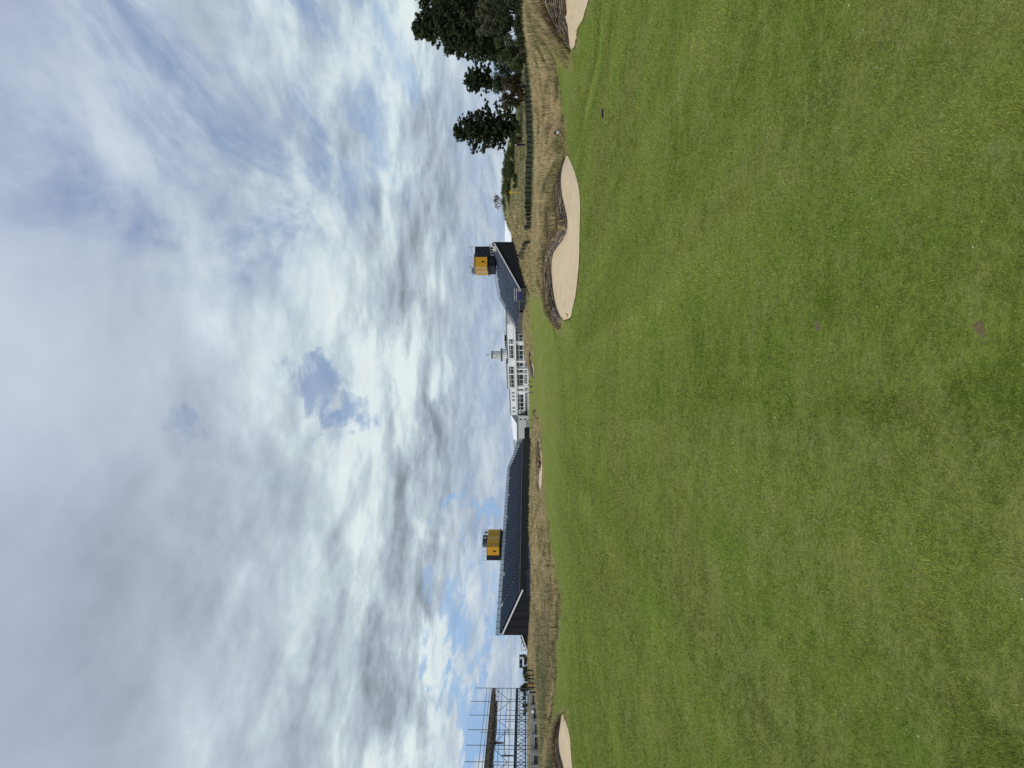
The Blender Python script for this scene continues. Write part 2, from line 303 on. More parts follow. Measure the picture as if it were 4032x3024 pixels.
# ------------------------------------------------------------------ terrain heights (thin plate through surveyed points)
COL = {
    0: [(37, 2156), (50, 2137), (70, 'z.15'), (100, 'z-.05'), (125, 'z-.05'), (170, 'z-.3'), (260, 'z-.2'), (400, 'z0')],
    225: [(39, 2180), (44, 2155), (56, 2135), (75, 'z.2'), (110, 'z.0'), (150, 'z0'), (250, 'z0'), (400, 'z0')],
    330: [(38, 'z0'), (42, 2185), (55, 2143), (72, 2119), (95, 2105), (120, 2088), (150, 'z.8'), (250, 'z.2'), (400, 'z0')],
    430: [(39, 2195), (52, 2150), (72, 2117), (100, 2092), (125, 2079), (160, 'z1.3'), (250, 'z.3'), (400, 'z0')],
    520: [(35, 'z0'), (41, 2188), (60, 2140), (85, 2106), (115, 2088), (145, 'z1.2'), (250, 'z0')],
    624: [(35, 'z0'), (45, 2180), (60, 2137), (76, 2104), (95, 'z.9'), (130, 'z.4'), (200, 'z.1')],
    800: [(41, 'z0'), (50, 2165), (65, 2123), (80, 2102), (100, 'z.9'), (140, 'z.4'), (200, 'z0')],
    1000: [(56, 'z0'), (70, 2130), (85, 2104), (100, 2089), (120, 'z1.1'), (160, 'z.3'), (220, 'z0')],
    1120: [(60, 'z0'), (74, 'z0'), (100, 2104), (112, 2092), (140, 'z.5'), (200, 'z0')],
    1290: [(60, 'z0'), (82, 'z0'), (105, 2112), (118, 2098), (140, 'z.5'), (200, 'z-.3'), (300, 'z-.4')],
    1384: [(60, 'z0'), (100, 'z0'), (122, 2106), (150, 'z-.1'), (200, 'z-.4'), (290, 'z-.7'), (330, 'z.3'), (380, 'z1.2'), (500, 'z1')],
    1450: [(200, 'z-.35'), (222, 'z-.42'), (245, 'z-.5'), (265, 'z-.55')],
    1500: [(212, 'z-.35'), (232, 'z-.4'), (255, 'z-.5')],
    1535: [(205, 'z-.1'), (228, 'z-.1'), (255, 'z-.2')],
    1512: [(30, 'z0'), (50, 'z0'), (100, 'z0'), (150, 'z-.1'), (195, 'z-.3'), (280, 'z-.6'), (310, 'z.3'), (350, 'z1.3'), (500, 'z1')],
    1600: [(100, 'z0'), (160, 'z-.1'), (205, 2080), (220, 2072), (245, 'z1.2'), (300, 'z1.3')],
    1700: [(30, 'z0'), (50, 'z0'), (100, 'z0'), (150, 'z-.05'), (190, 'z.1'), (205, 2083), (222, 2063), (260, 'z2'), (300, 'z1.5'), (500, 'z1')],
    1780: [(25, 'z0'), (36, 'z.35'), (45, 'z.25'), (60, 'z.05'), (100, 'z-.05'), (150, 'z-.05'), (185, 'z.1'), (200, 2084), (215, 2058), (250, 'z3'), (300, 'z2')],
    1900: [(38, 2128), (50, 2110), (70, 'z.7'), (100, 'z.25'), (150, 'z.2'), (172, 'z.6'), (185, 2070), (205, 2053), (250, 'z3'), (350, 'z1')],
    2040: [(36, 2134), (45, 2138), (60, 'z1.0'), (90, 'z.85'), (120, 2098), (150, 2075), (170, 2050), (190, 2032), (215, 'z4.4'), (300, 'z2')],
    2141: [(33, 2150), (45, 2137), (60, 'z.95'), (100, 'z.7'), (118, 2100), (135, 2066), (150, 2030), (165, 1999), (185, 'z5.5'), (300, 'z1')],
    2220: [(33, 2150), (45, 2129), (60, 'z.9'), (105, 'z.6'), (118, 2094), (135, 2060), (150, 2015), (165, 1984), (190, 'z6'), (300, 'z1')],
    2300: [(36, 2153), (45, 2135), (60, 'z.9'), (105, 'z.55'), (116, 2092), (132, 2060), (150, 2020), (168, 1981), (200, 'z6'), (300, 'z1')],
    2414: [(37, 2178), (45, 2129), (60, 'z.8'), (105, 'z.55'), (116, 2098), (128, 2064), (148, 2028), (170, 1995), (200, 'z5'), (300, 'z1')],
    2500: [(34, 'z0'), (39, 2172), (46, 2137), (60, 'z.8'), (105, 'z.55'), (116, 2096), (128, 2066), (150, 2036), (200, 'z4'), (300, 'z1')],
    2650: [(34, 'z0'), (38, 2202), (45, 2145), (52, 2108), (65, 'z.9'), (108, 2101), (130, 2058), (160, 'z3'), (300, 'z1')],
    2780: [(26, 'z0'), (32, 2215), (37, 2175), (43, 2125), (50, 2093), (65, 'z1.2'), (108, 2099), (130, 2052), (160, 'z3'), (300, 'z1')],
    2900: [(15, 'z0'), (32, 2104), (41, 2083), (60, 'z1.4'), (100, 2085), (130, 2052), (160, 'z3'), (300, 'z1')],
    3024: [(12, 'z0'), (32, 2099), (41, 2082), (60, 'z1.4'), (100, 2080), (160, 'z3'), (300, 'z1')]}
cp = []
def addc(x, y, z): cp.append((x / y, math.log(y), z))
for U, lst in COL.items():
    for D, v in lst:
        z = float(v[1:]) if isinstance(v, str) else P(U, v, D).z
        addc((U - CX) / F * D, D, z)
for b in BUNK.values():
    for i in range(2, len(b['rim']) - 2, 4): q = b['rim'][i]; addc(q.x, q.y, q.z)
    for i in range(0, len(b['front']), 6): q = b['front'][i]; addc(q.x, q.y, q.z)
for D in (1, 2, 4, 7, 11, 16, 21):
    for a in (-.62, -.35, 0, .35, .6):
        if not (D > 16 and a > .5): cp.append((a, math.log(D), 0.0))
for D in (600, 1500, 4000):
    for a in (-.6, 0, .6): cp.append((a, math.log(D), 0.5))
cp = np.array(cp); KA = 5.0; KB = 2.6
def tps(r2): return np.where(r2 > 1e-12, r2 * np.log(np.maximum(r2, 1e-12)) * .5, 0)
A_ = np.stack([cp[:, 0] * KA, cp[:, 1] * KB], 1); n_ = len(cp)
K_ = tps(((A_[:, None] - A_[None]) ** 2).sum(-1)) + np.eye(n_) * 4e-4
Pm = np.hstack([np.ones((n_, 1)), A_]); SY = np.block([[K_, Pm], [Pm.T, np.zeros((3, 3))]])
W_ = np.linalg.lstsq(SY, np.concatenate([cp[:, 2], np.zeros(3)]), rcond=None)[0]
def height(x, y):
    x = np.asarray(x, float); y = np.asarray(y, float); sh = x.shape; x = x.ravel(); y = y.ravel()
    D = np.maximum(y, .9); a = np.clip(x / D, -.64, .64) * KA; b = np.log(np.minimum(D, 3500)) * KB; out = np.empty(len(x))
    for i in range(0, len(x), 20000):
        q = np.stack([a[i:i + 20000], b[i:i + 20000]], 1)
        r2 = (q ** 2).sum(1)[:, None] + (A_ ** 2).sum(1)[None] - 2 * q @ A_.T
        out[i:i + 20000] = tps(r2) @ W_[:n_] + W_[n_] + q @ W_[n_ + 1:]
    rg = roughness(x, y)
    out += rg * (fbm(x * .9, y * .9, 3, 5) - .5) * np.clip(y / 200, .12, .7)
    return out.reshape(sh)
FAIR = [(-60, -30), (-40, 5), (-22, 20), (-15.5, 26), (-13.3, 28), (-14.3, 33.5), (-15.8, 36.5), (-16.6, 41), (-13.6, 39.7), (-11.3, 36.4), (-10.5, 35.9), (-10.5, 40.4), (-10.5, 46), (-10.1, 52), (-10, 62), (-9.1, 71), (-7.6, 78), (-5.9, 85), (-4.4, 103), (-4, 131),
        (-4.2, 161), (-12, 190), (-20, 300), (-22, 345), (6, 345), (4, 262), (2, 240), (1, 205), (4, 186), (8, 186), (13, 204), (17, 200), (21.5, 188), (18, 150), (12.5, 105), (8.6, 70), (5.6, 45), (4.0, 36), (2.6, 32), (2.2, 30.2), (3.3, 28), (4.5, 25.3), (5.6, 24.6), (6.6, 25.6), (7.4, 27.6), (8.6, 29.9), (9.35, 30.6), (10.8, 33), (14.2, 37.5), (14.6, 36), (13.4, 32), (12.5, 29), (11.9, 27), (11.2, 24.5), (10.3, 21), (9.9, 18.5), (12, 16), (20, 13), (40, 5), (60, -30)]
def roughness(x, y):
    d = polydist(FAIR, x, y); ins = inside(FAIR, x, y); sd_ = np.where(ins, -d, d)
    w = .25 + .012 * np.maximum(y, 0)
    r = np.clip((sd_ + (fbm(x * .8, y * .8, 3, 11) - .5) * .9 * w * 3) / w * .5 + .5, 0, 1)
    return r * r * (3 - 2 * r)
def hz_(x, y): return float(height(np.array([x]), np.array([y]))[0])
def hit(U, V, d0=3.0, d1=420.0):
    """where the line of sight of a photo point meets the ground"""
    D = np.exp(np.linspace(math.log(d0), math.log(d1), 900)); a, b, c = ray(U, V)
    x = a / b * D; z = EYE + c / b * D; h = height(x, D); k = np.argmax(z < h)
    if k == 0: k = 899
    return Vector((x[k], D[k], h[k]))
def ground_at(U, D): x = (U - CX) / F * D; return Vector((x, D, hz_(x, D)))
# ------------------------------------------------------------------ ground mesh
def lines(segs):
    out = []
    for a, b, st in segs: out += list(np.arange(a, b, st))
    return out
def grow(a, lim, st, k=1.16):
    out = []; x = a
    while abs(x) < lim: x += st; out.append(x); st *= k
    return out
xs = list(reversed(grow(-17.5, 6000, -.3))) + lines([(-17.5, 17.5, .15)]) + grow(17.5, 6000, .3)
xs = sorted(set([round(v, 4) for v in xs]))
# far features need even spacing out to +-90 m
xs = sorted(set(xs + [v for v in np.arange(-90, 90.1, 1.5) if abs(v) > 19]))
ys = list(reversed(grow(-2, 300, -1.0, 1.3))) + lines([(-2, 18.5, .5), (18.5, 36, .14), (36, 60, .4), (60, 100, .6), (100, 240, 1.2), (240, 400, 3)]) + grow(400, 9000, 6, 1.2)
ys = sorted(set(ys)); X, Y = np.meshgrid(np.array(xs), np.array(ys)); Hh = height(X, Y)
RG = roughness(X.ravel(), Y.ravel()).reshape(X.shape)
for b in BUNK.values():
    hol = np.array(b['hole']); cen = hol.mean(0); dd = polydist(b['hole'], X, Y); ins = inside(b['hole'], X, Y)
    gap = .10 if cen[1] < 60 else .3
    Hh = np.where(ins & (dd > gap), Hh - .9 - .0 * dd, Hh)
ny, nx = X.shape; idx = np.arange(ny * nx).reshape(ny, nx)
fc = np.stack([idx[:-1, :-1], idx[:-1, 1:], idx[1:, 1:], idx[1:, :-1]], -1).reshape(-1, 4)
def ground_material():
    m = bpy.data.materials.new('turf_and_rough'); m.use_nodes = True; nt = m.node_tree; N, L = nt.nodes, nt.links; b = N['Principled BSDF']
    g = N.new('ShaderNodeNewGeometry'); pos = g.outputs['Position']
    def noise(sc, det=5, ro=.55, src=pos, dist=0):
        o = N.new('ShaderNodeTexNoise'); o.inputs['Scale'].default_value = sc; o.inputs['Detail'].default_value = det; o.inputs['Roughness'].default_value = ro; o.inputs['Distortion'].default_value = dist; L.new(src, o.inputs['Vector']); return o.outputs['Fac']
    def mr(v, a, c, lo=0, hi=1):
        o = N.new('ShaderNodeMapRange'); L.new(v, o.inputs[0]); o.inputs[1].default_value = a; o.inputs[2].default_value = c; o.inputs[3].default_value = lo; o.inputs[4].default_value = hi; return o.outputs[0]
    def mx(f, a, c):
        o = N.new('ShaderNodeMix'); o.data_type = 'RGBA'
        for s, v in ((o.inputs['Factor'], f), (o.inputs['A'], a), (o.inputs['B'], c)):
            if isinstance(v, bpy.types.NodeSocket): L.new(v, s)
            else: s.default_value = v if not isinstance(v, tuple) else v + (1,)
        return o.outputs['Result']
    mp = N.new('ShaderNodeMapping'); mp.inputs['Scale'].default_value = (1.1, .045, 1); L.new(pos, mp.inputs[0]); stk = noise(1.0, 4, .6, mp.outputs[0])
    fair = mx(mr(noise(.55, 5, .6), .35, .65), (.158, .228, .034), (.210, .260, .050))
    fair = mx(mr(stk, .42, .58, 0, .95), fair, (.235, .262, .075))
    fair = mx(mr(noise(2.1, 5, .65, dist=.5), .42, .66, 0, .8), fair, (.24, .265, .07))
    fair = mx(mr(noise(1.1, 4, .6, dist=.3), .54, .72, 0, .65), fair, (.105, .160, .030))
    fair = mx(mr(noise(7.0, 4, .7), .52, .70, 0, .7), fair, (.25, .265, .10))
    fair = mx(mr(noise(24.0, 3, .7), .45, .62, 0, .5), fair, (.06, .10, .018))
    fair = mx(mr(noise(150.0, 2, .7), .40, .62, 0, .55), fair, (.045, .075, .012))
    far_ = mx(mr(noise(.12, 4, .6), .4, .6), (.215, .232, .070), (.165, .21, .045))
    far_ = mx(mr(stk, .45, .6, 0, .7), far_, (.25, .25, .10))
    sep = N.new('ShaderNodeSeparateXYZ'); L.new(pos, sep.inputs[0])
    fair = mx(mr(sep.outputs[1], 26, 90, 0, .55), fair, far_)
    rgh = mx(mr(noise(.35, 6, .6), .38, .62), (.36, .28, .155), (.19, .17, .075))
    rgh = mx(mr(noise(6.0, 4, .7), .45, .65, 0, .7), rgh, (.10, .08, .035))
    at = N.new('ShaderNodeAttribute'); at.attribute_name = 'rough'
    col = mx(at.outputs['Fac'], fair, rgh); L.new(col, b.inputs['Base Color']); b.inputs['Roughness'].default_value = .85; b.inputs['Specular IOR Level'].default_value = .0
    bp = N.new('ShaderNodeBump'); bp.inputs['Distance'].default_value = .012; bp.inputs['Strength'].default_value = .9; L.new(noise(70, 4, .7), bp.inputs['Height'])
    bp2 = N.new('ShaderNodeBump'); bp2.inputs['Distance'].default_value = .05; bp2.inputs['Strength'].default_value = .6; L.new(noise(5, 4, .6), bp2.inputs['Height']); L.new(bp.outputs[0], bp2.inputs['Normal'])
    L.new(bp2.outputs[0], b.inputs['Normal']); return m
gr = np_mesh('ground', np.stack([X, Y, Hh], -1).reshape(-1, 3), fc, ground_material(), kind='structure')
ra = gr.data.attributes.new('rough', 'FLOAT', 'POINT'); ra.data.foreach_set('value', RG.ravel().astype(np.float32))
gr.data.polygons.foreach_set('use_smooth', [True] * len(gr.data.polygons))
# ------------------------------------------------------------------ bunkers: sand sheet and stacked turf strips
def sand_material():
    m = mat('bunker_sand', (.60, .48, .31), .95, 0, 2, col2=(.52, .41, .26), detail=6)
    nt = m.node_tree; N, L = nt.nodes, nt.links; b = N['Principled BSDF']; g = N.new('ShaderNodeNewGeometry')
    n1 = N.new('ShaderNodeTexNoise'); n1.inputs['Scale'].default_value = 60; n1.inputs['Detail'].default_value = 4; L.new(g.outputs['Position'], n1.inputs['Vector'])
    mp = N.new('ShaderNodeMapping'); mp.inputs['Scale'].default_value = (3, 26, 1); mp.inputs['Rotation'].default_value = (0, 0, .5); L.new(g.outputs['Position'], mp.inputs[0])
    n2 = N.new('ShaderNodeTexNoise'); n2.inputs['Scale'].default_value = 1; n2.inputs['Detail'].default_value = 3; L.new(mp.outputs[0], n2.inputs['Vector'])
    b1 = N.new('ShaderNodeBump'); b1.inputs['Distance'].default_value = .006; L.new(n1.outputs['Fac'], b1.inputs['Height'])
    b2 = N.new('ShaderNodeBump'); b2.inputs['Distance'].default_value = .012; L.new(n2.outputs['Fac'], b2.inputs['Height']); L.new(b1.outputs[0], b2.inputs['Normal']); L.new(b2.outputs[0], b.inputs['Normal'])
    return m
MT['sand'] = sand_material()
BL = {'main': ('riveted bunker with a curving turf wall and pale sand, largest, in the right middle', 6, .7), 'right': ('riveted bunker with the tallest turf wall, cut by the right edge below the big pines', 12, .55),
      'left': ('low bunker with dark worn turf wall in front of the scaffolding', 6, .7), 'far': ('shallow sand bunker at the foot of the tan mound before the long grandstand', 4, 2.2), 'distant': ('small distant bunker with dark face in front of the white clubhouse', 3, 3.5)}
def seg_at(pts, s):
    k = max(0, min(len(pts) - 1.0001, s * (len(pts) - 1))); i = int(k); t = k - i; return pts[i] * (1 - t) + pts[i + 1] * t
for key, b in BUNK.items():
    lab, rows, slen = BL[key]; hol = np.array(b['outline']); cen = hol.mean(0)
    root = thing('sand_bunker', lab, 'bunker', (cen[0], cen[1], hz_(cen[0], cen[1])), 'sand bunkers on the links')
    # sand
    rimv = b['front'] + list(reversed([t + (r - t) * .08 for t, r in zip(b['toe'], b['rim'])]))
    zz = list(height(np.array([p.x for p in b['front']]), np.array([p.y for p in b['front']]))) + [p.z for p in reversed(b['toe'])]
    bx = np.array([(p.x, p.y) for p in rimv]); pts = [tuple(q) for q in bx]; n0 = len(pts)
    lo, hi = bx.min(0), bx.max(0); st = (hi - lo).max() / 34
    gx, gy = np.meshgrid(np.arange(lo[0], hi[0], st), np.arange(lo[1], hi[1], st)); gx = gx.ravel(); gy = gy.ravel()
    ok = inside(bx, gx, gy) & (polydist(bx, gx, gy) > st * .4); gx, gy = gx[ok], gy[ok]
    pts += list(zip(gx, gy)); res = delaunay_2d_cdt([Vector(p) for p in pts], [], [list(range(n0))], 1, 1e-5)
    vv = np.array([(q.x, q.y) for q in res[0]]); bz = np.array(zz)
    w = 1 / (((vv[:, None] - bx[None]) ** 2).sum(-1) + 1e-5) ** 1.5; z = (w * bz).sum(1) / w.sum(1)
    dist = polydist(bx, vv[:, 0], vv[:, 1]); far = cen[1] / 30
    z = z + .012 * far - .10 * np.clip((dist - .3) / 1.2, 0, 1) * min(far, 1) + .02 * (fbm(vv[:, 0] * 1.5, vv[:, 1] * 1.5, 3, 3) - .5)
    fp_ = np.array([(p.x, p.y) for p in b['front']]); df = np.sqrt(((vv[:, None] - fp_[None]) ** 2).sum(-1)).min(1)
    tp_ = np.array([(p.x, p.y) for p in b['toe']]); dt_ = np.sqrt(((vv[:, None] - tp_[None]) ** 2).sum(-1)).min(1)
    z = np.where((df < dt_ * .6) & (df < .42 * max(1, far * 1.3)) & (cen[1] < 60), np.maximum(z, height(vv[:, 0], vv[:, 1]) + .012 * far), z)
    me = bpy.data.meshes.new('sand'); me.from_pydata([(a[0], a[1], c) for a, c in zip(vv, z)], [], [list(f) for f in res[2]]); me.update(); me.materials.append(MT['sand'])
    me.polygons.foreach_set('use_smooth', [True] * len(me.polygons)); link('sand', me, root)
    for f_ in me.polygons:
        if f_.normal.z < 0: me.flip_normals(); break
    # backing earth, seen dark in the joints
    mb = MB(); tt, rr = b['toe'], b['rim']; off = .12 * (1 if cen[1] < 60 else 3)
    for i in range(len(tt) - 1):
        d_ = [(r - t) for t, r in zip(tt[i:i + 2], rr[i:i + 2])]; h2 = [Vector((q.x, q.y, 0)).normalized() * off for q in d_]
        mb.add([tt[i] + h2[0] - Vector((0, 0, .2)), tt[i + 1] + h2[1] - Vector((0, 0, .2)), rr[i + 1] + h2[1] - Vector((0, 0, .06)), rr[i] + h2[0] - Vector((0, 0, .06))], [(0, 1, 2, 3)])
    mb.build('earth_backing', 'gap', root)
    L_ = sum((tt[i + 1] - tt[i]).length for i in range(len(tt) - 1))
    for r in range(rows):
        s = -random.random() * .5 * slen / L_
        while s < 1:
            e = s + slen / L_ * random.uniform(.7, 1.3); a0, a1 = max(s, 0), min(e - .02 * slen / L_, 1); s = e
            if a1 - a0 < .15 * slen / L_: continue
            mb = MB(); ns = 5; vs = []; jr = random.gauss(0, .018) * max(1, far * .8); jz = random.gauss(0, .10)
            for k in range(ns + 1):
                q = a0 + (a1 - a0) * k / ns; t, m_ = seg_at(tt, q), seg_at(rr, q); v = m_ - t; hh = Vector((v.x, v.y, 0)); hd = hh.normalized()
                f0, f1 = (r + .05 + jz * .3) / rows, (r + .66 + jz * .3 + random.gauss(0, .07)) / rows
                fr_ = random.gauss(0, .008) * max(1, far); p0 = t + hh * f0 * .9 + Vector((0, 0, v.z * f0)) + hd * (jr + fr_); p1 = t + hh * f1 * .9 + Vector((0, 0, v.z * f1)) + hd * (jr + fr_ + .01 * far)
                dp = hd * (.16 * max(1, far * .8)); nose = (p0 + p1) / 2 - hd * .014 * far
                vs += [p0, nose, p1, p1 + dp, p0 + dp]
            fs = []
            for k in range(ns):
                for j in range(5): a_, b_ = k * 5 + j, k * 5 + (j + 1) % 5; fs.append((a_, b_, b_ + 5, a_ + 5))
            fs += [(4, 3, 2, 1, 0), tuple(ns * 5 + j for j in range(5))]
            mb.add(vs, fs).build('turf_strip', random.choice(('sod', 'sod', 'sod2', 'sod3')), root)
# ------------------------------------------------------------------ grass
def blades(name, x, y, z, hgt, wid, lean, col, m, colvar=.18, seg2=False, az=None, **props):
    n = len(x); th = RNG.uniform(0, 2 * np.pi, n) if az is None else az; hgt = hgt * RNG.uniform(.6, 1.25, n); wx, wy = np.cos(th) * wid / 2, np.sin(th) * wid / 2
    la = RNG.uniform(0, 2 * np.pi, n); ll = np.abs(RNG.normal(0, 1, n)) * lean * hgt; lx, ly = np.cos(la) * ll, np.sin(la) * ll
    c = col * (1 + RNG.normal(0, colvar, (n, 1))) * (1 + RNG.normal(0, .05, (n, 3))); c = np.clip(c, .003, .8)
    if not seg2:
        v = np.empty((n, 3, 3)); v[:, 0] = np.stack([x - wx, y - wy, z], 1); v[:, 1] = np.stack([x + wx, y + wy, z], 1); v[:, 2] = np.stack([x + lx, y + ly, z + hgt], 1)
        f = np.arange(n * 3).reshape(n, 3); t = np.repeat(c, 3, 0)
    else:
        v = np.empty((n, 5, 3)); v[:, 0] = np.stack([x - wx, y - wy, z], 1); v[:, 1] = np.stack([x + wx, y + wy, z], 1)
        mx_, my_, mz_ = x + lx * .35, y + ly * .35, z + hgt * .6; v[:, 2] = np.stack([mx_ - wx * .8, my_ - wy * .8, mz_], 1); v[:, 3] = np.stack([mx_ + wx * .8, my_ + wy * .8, mz_], 1)
        v[:, 4] = np.stack([x + lx, y + ly, z + hgt], 1); k = (np.arange(n) * 5)[:, None]
        f = np.concatenate([k + np.array([[0, 1, 3]]), k + np.array([[0, 3, 2]]), k + np.array([[2, 3, 4]])]); t = np.repeat(c, 5, 0)
    return np_mesh(name, v.reshape(-1, 3), f, m, t, **props)
def scatter(n, a0, a1, d0, d1):
    a = RNG.uniform(a0, a1, n); d = np.exp(RNG.uniform(math.log(d0), math.log(d1), n)); return a * d, d
def scatter_even(n, a0, a1, d0, d1):
    a = RNG.uniform(a0, a1, n); d = np.sqrt(RNG.uniform(d0 * d0, d1 * d1, n)); return a * d, d
def in_bunker(x, y, key='outline'):
    r = np.zeros(len(x), bool)
    for b in BUNK.values(): r |= inside(b[key], x, y)
    return r
def lerp(a, b, t): return a[None] * (1 - t[:, None]) + b[None] * t[:, None]
def n_now(x): return len(x)
DIV = [(PY(1282, 3212, flatD(3212)), .028, .050), (PY(1296, 3838, flatD(3838)), .024, .036)]
G1, G2, G3, G4 = np.array([.180, .258, .036]), np.array([.250, .302, .058]), np.array([.30, .335, .09]), np.array([.140, .215, .026])
VX, VY, VF = [], [], []
def turf(n, d0, d1):
    x, y = scatter(n, -.58, .58, d0, d1); k = RNG.uniform(0, 1, n) < np.clip((d1 - y) / 26, 0, 1); x, y = x[k], y[k]; k = (~in_bunker(x, y)) & (roughness(x, y) < .35)
    for (p, rx, ry) in DIV: k &= (((x - p.x) / rx) ** 2 + ((y - p.y) / ry) ** 2 > .55 + .5 * RNG.uniform(0, 1, n_now(x)))
    x, y = x[k], y[k]
    clump = fbm(x * 9, y * 9, 2, 21); k = RNG.uniform(0, 1, len(x)) < np.clip(.45 + (clump - .35) * 1.6, .25, 1); x, y = x[k], y[k]
    t = np.clip((fbm(x * 1.3, y * 1.3, 4, 2) - .36) / .28, 0, 1); c = lerp(G1, G2, t); t2 = np.clip((fbm(x * 3.1, y * 3.1, 3, 9) - .58) / .15, 0, 1); c = c * (1 - t2[:, None]) + G3[None] * t2[:, None]
    t3 = np.clip((fbm(x * .7 + 40, y * .7, 3, 15) - .50) / .2, 0, 1)[:, None] * .75; c = c * (1 - t3) + G4[None] * t3
    stk = (fbm(x * 1.5 + y * .05, y * .05, 3, 61) - .5)[:, None]; c = c * (1 + stk * 1.15)
    t4 = np.clip((fbm(x * .5 + 11, y * .5, 4, 77) - .50) / .16, 0, 1)[:, None] * .55; c = c * (1 - t4) + np.array([.20, .19, .055])[None] * t4
    dry = RNG.uniform(0, 1, len(x)) < .02; c[dry] = (.42, .40, .22)
    h = .014 * (y / 3) ** .25; w = .00115 * y; lush = np.clip((fbm(x * .8 + 7, y * .8 + 3, 3, 33) - .5) / .2, 0, 1) * np.clip((3.3 - y) / .8, 0, 1)
    z = height(x, y) - .004; hh = h * (1 + .9 * lush) * (.7 + .6 * clump[k])
    return x, y, z, hh, w, c
x, y, z, hh, ww, c = turf(1150000, 2.0, 48); blades('mown_grass', x, y, z, hh, ww, .8, c, BLADE, .26, kind='stuff')
# long dry grass of the rough
TAN, TAN2, OLV, GRY, BRN, MAR = (np.array(v) for v in ((.64, .51, .29), (.44, .34, .18), (.17, .18, .065), (.22, .25, .13), (.12, .085, .05), (.20, .26, .15)))
def rough_grass(n, a0, a1, d0, d1, h, w, tanness, seed, thin=.5):
    x, y = scatter(n, a0, a1, d0, d1); rg = roughness(x, y); k = (rg > thin) & ~in_bunker(x, y, 'hole'); x, y, rg = x[k], y[k], rg[k]
    z = height(x, y)
    t = np.clip((fbm(x * .8, y * .8, 5, seed) - .40) / .18 + tanness(x, y), 0, 1); c = lerp(OLV, TAN, t); t2 = np.clip((fbm(x * 1.7, y * 1.7, 3, seed + 4) - .5) / .25, 0, 1)[:, None] * .6; c = c * (1 - t2) + TAN2[None] * t2
    tu = np.clip((fbm(x * 2.6, y * 2.6, 3, seed + 20) - .45) / .2, 0, 1); c = c * (1 - .45 * np.clip((fbm(x * 1.6 + 9, y * 1.6, 3, seed + 30) - .52) / .12, 0, 1)[:, None]); hh = h * (.30 + .45 * fbm(x * .7, y * .7, 3, seed + 8) + .75 * tu) * np.clip((rg - thin) / .4 + .25, .25, 1)
    return x, y, z - .03, hh, w * (y / d0) ** .75, c
nb = BUNK['main']['rim']
def near_rim(x, y, keys=('main', 'right', 'left')):
    d = np.full(len(x), 99.)
    for k in keys:
        r = np.array([(p.x, p.y) for p in BUNK[k]['rim']]); d = np.minimum(d, np.sqrt(((x[:, None] - r[None, :, 0]) ** 2 + (y[:, None] - r[None, :, 1]) ** 2).min(1)))
    return d
x, y, z, hh, w, c = rough_grass(300000, .03, .62, 22, 62, .20, .013, lambda x, y: np.clip((y - 37) / 9, -.75, .6), 41)
d = near_rim(x, y); k = np.clip(1 - d / 1.3, 0, 1)[:, None]; c = c * (1 - k * .85) + (BRN if True else 0)[None] * k * .85; hh = hh * (1 - .55 * np.clip(1 - d / .8, 0, 1))
blades('rough_grass', x, y, z, hh, w, .45, c, LONGB, .25, True, kind='stuff')
x, y, z, hh, w, c = rough_grass(250000, -.62, .0, 26, 125, .19, .016, lambda x, y: .05 + np.clip((x + 40) / 90, -.35, .2) * (y > 60), 57)
gm_ = np.clip((fbm(x * .12 + 3, y * .12, 3, 71) - .42) / .2, 0, 1) * np.clip((-.24 - x / y) / .08, 0, 1); c = c * (1 - gm_[:, None] * .8) + GRY[None] * .65 * gm_[:, None] * .8
d = near_rim(x, y); k = np.clip(1 - d / 1.2, 0, 1)[:, None] * .7; c = c * (1 - k) + BRN[None] * k
blades('rough_grass', x, y, z, hh, w, .45, c, LONGB, .25, True, kind='stuff')
# tall thin seed stalks standing above the rough
for (n, a0, a1, d0, d1) in ((26000, .03, .62, 22, 60), (22000, -.62, 0, 26, 115)):
    x, y = scatter(n, a0, a1, d0, d1); k = (roughness(x, y) > .6) & ~in_bunker(x, y, 'hole') & (fbm(x * .9, y * .9, 3, 140) > .5); x, y = x[k], y[k]
    blades('seed_stalks', x, y, height(x, y), .36, .006 * (y / d0) ** .8, .35, np.tile(TAN * 1.05, (len(x), 1)), LONGB, .15, True, kind='stuff')
# marram grass on the dune and the mound under the right stand
x, y, z, hh, w, c = rough_grass(130000, .06, .62, 62, 205, .40, .045, lambda x, y: np.where(x / y < .2, .0, -.55), 83)
m_ = np.clip((x / y - .19) / .05, 0, 1)[:, None]; t = np.clip((fbm(x * .25, y * .25, 3, 90) - .35) / .3, 0, 1); cm = lerp(OLV * .8, MAR, t); c = c * (1 - m_ * .85) + cm * m_ * .85
hh = hh * np.where((x / y > .17) & (y < 113), .35, 1.0); blades('marram_grass', x, y, z, hh, w, .5, c, LONGB, .3, True, kind='stuff')
x, y, z, hh, w, c = rough_grass(30000, -.15, .2, 125, 260, .35, .05, lambda x, y: .15 + 0 * x, 97); blades('rough_grass', x, y, z, hh, w, .5, c, LONGB, .2, True, kind='stuff')
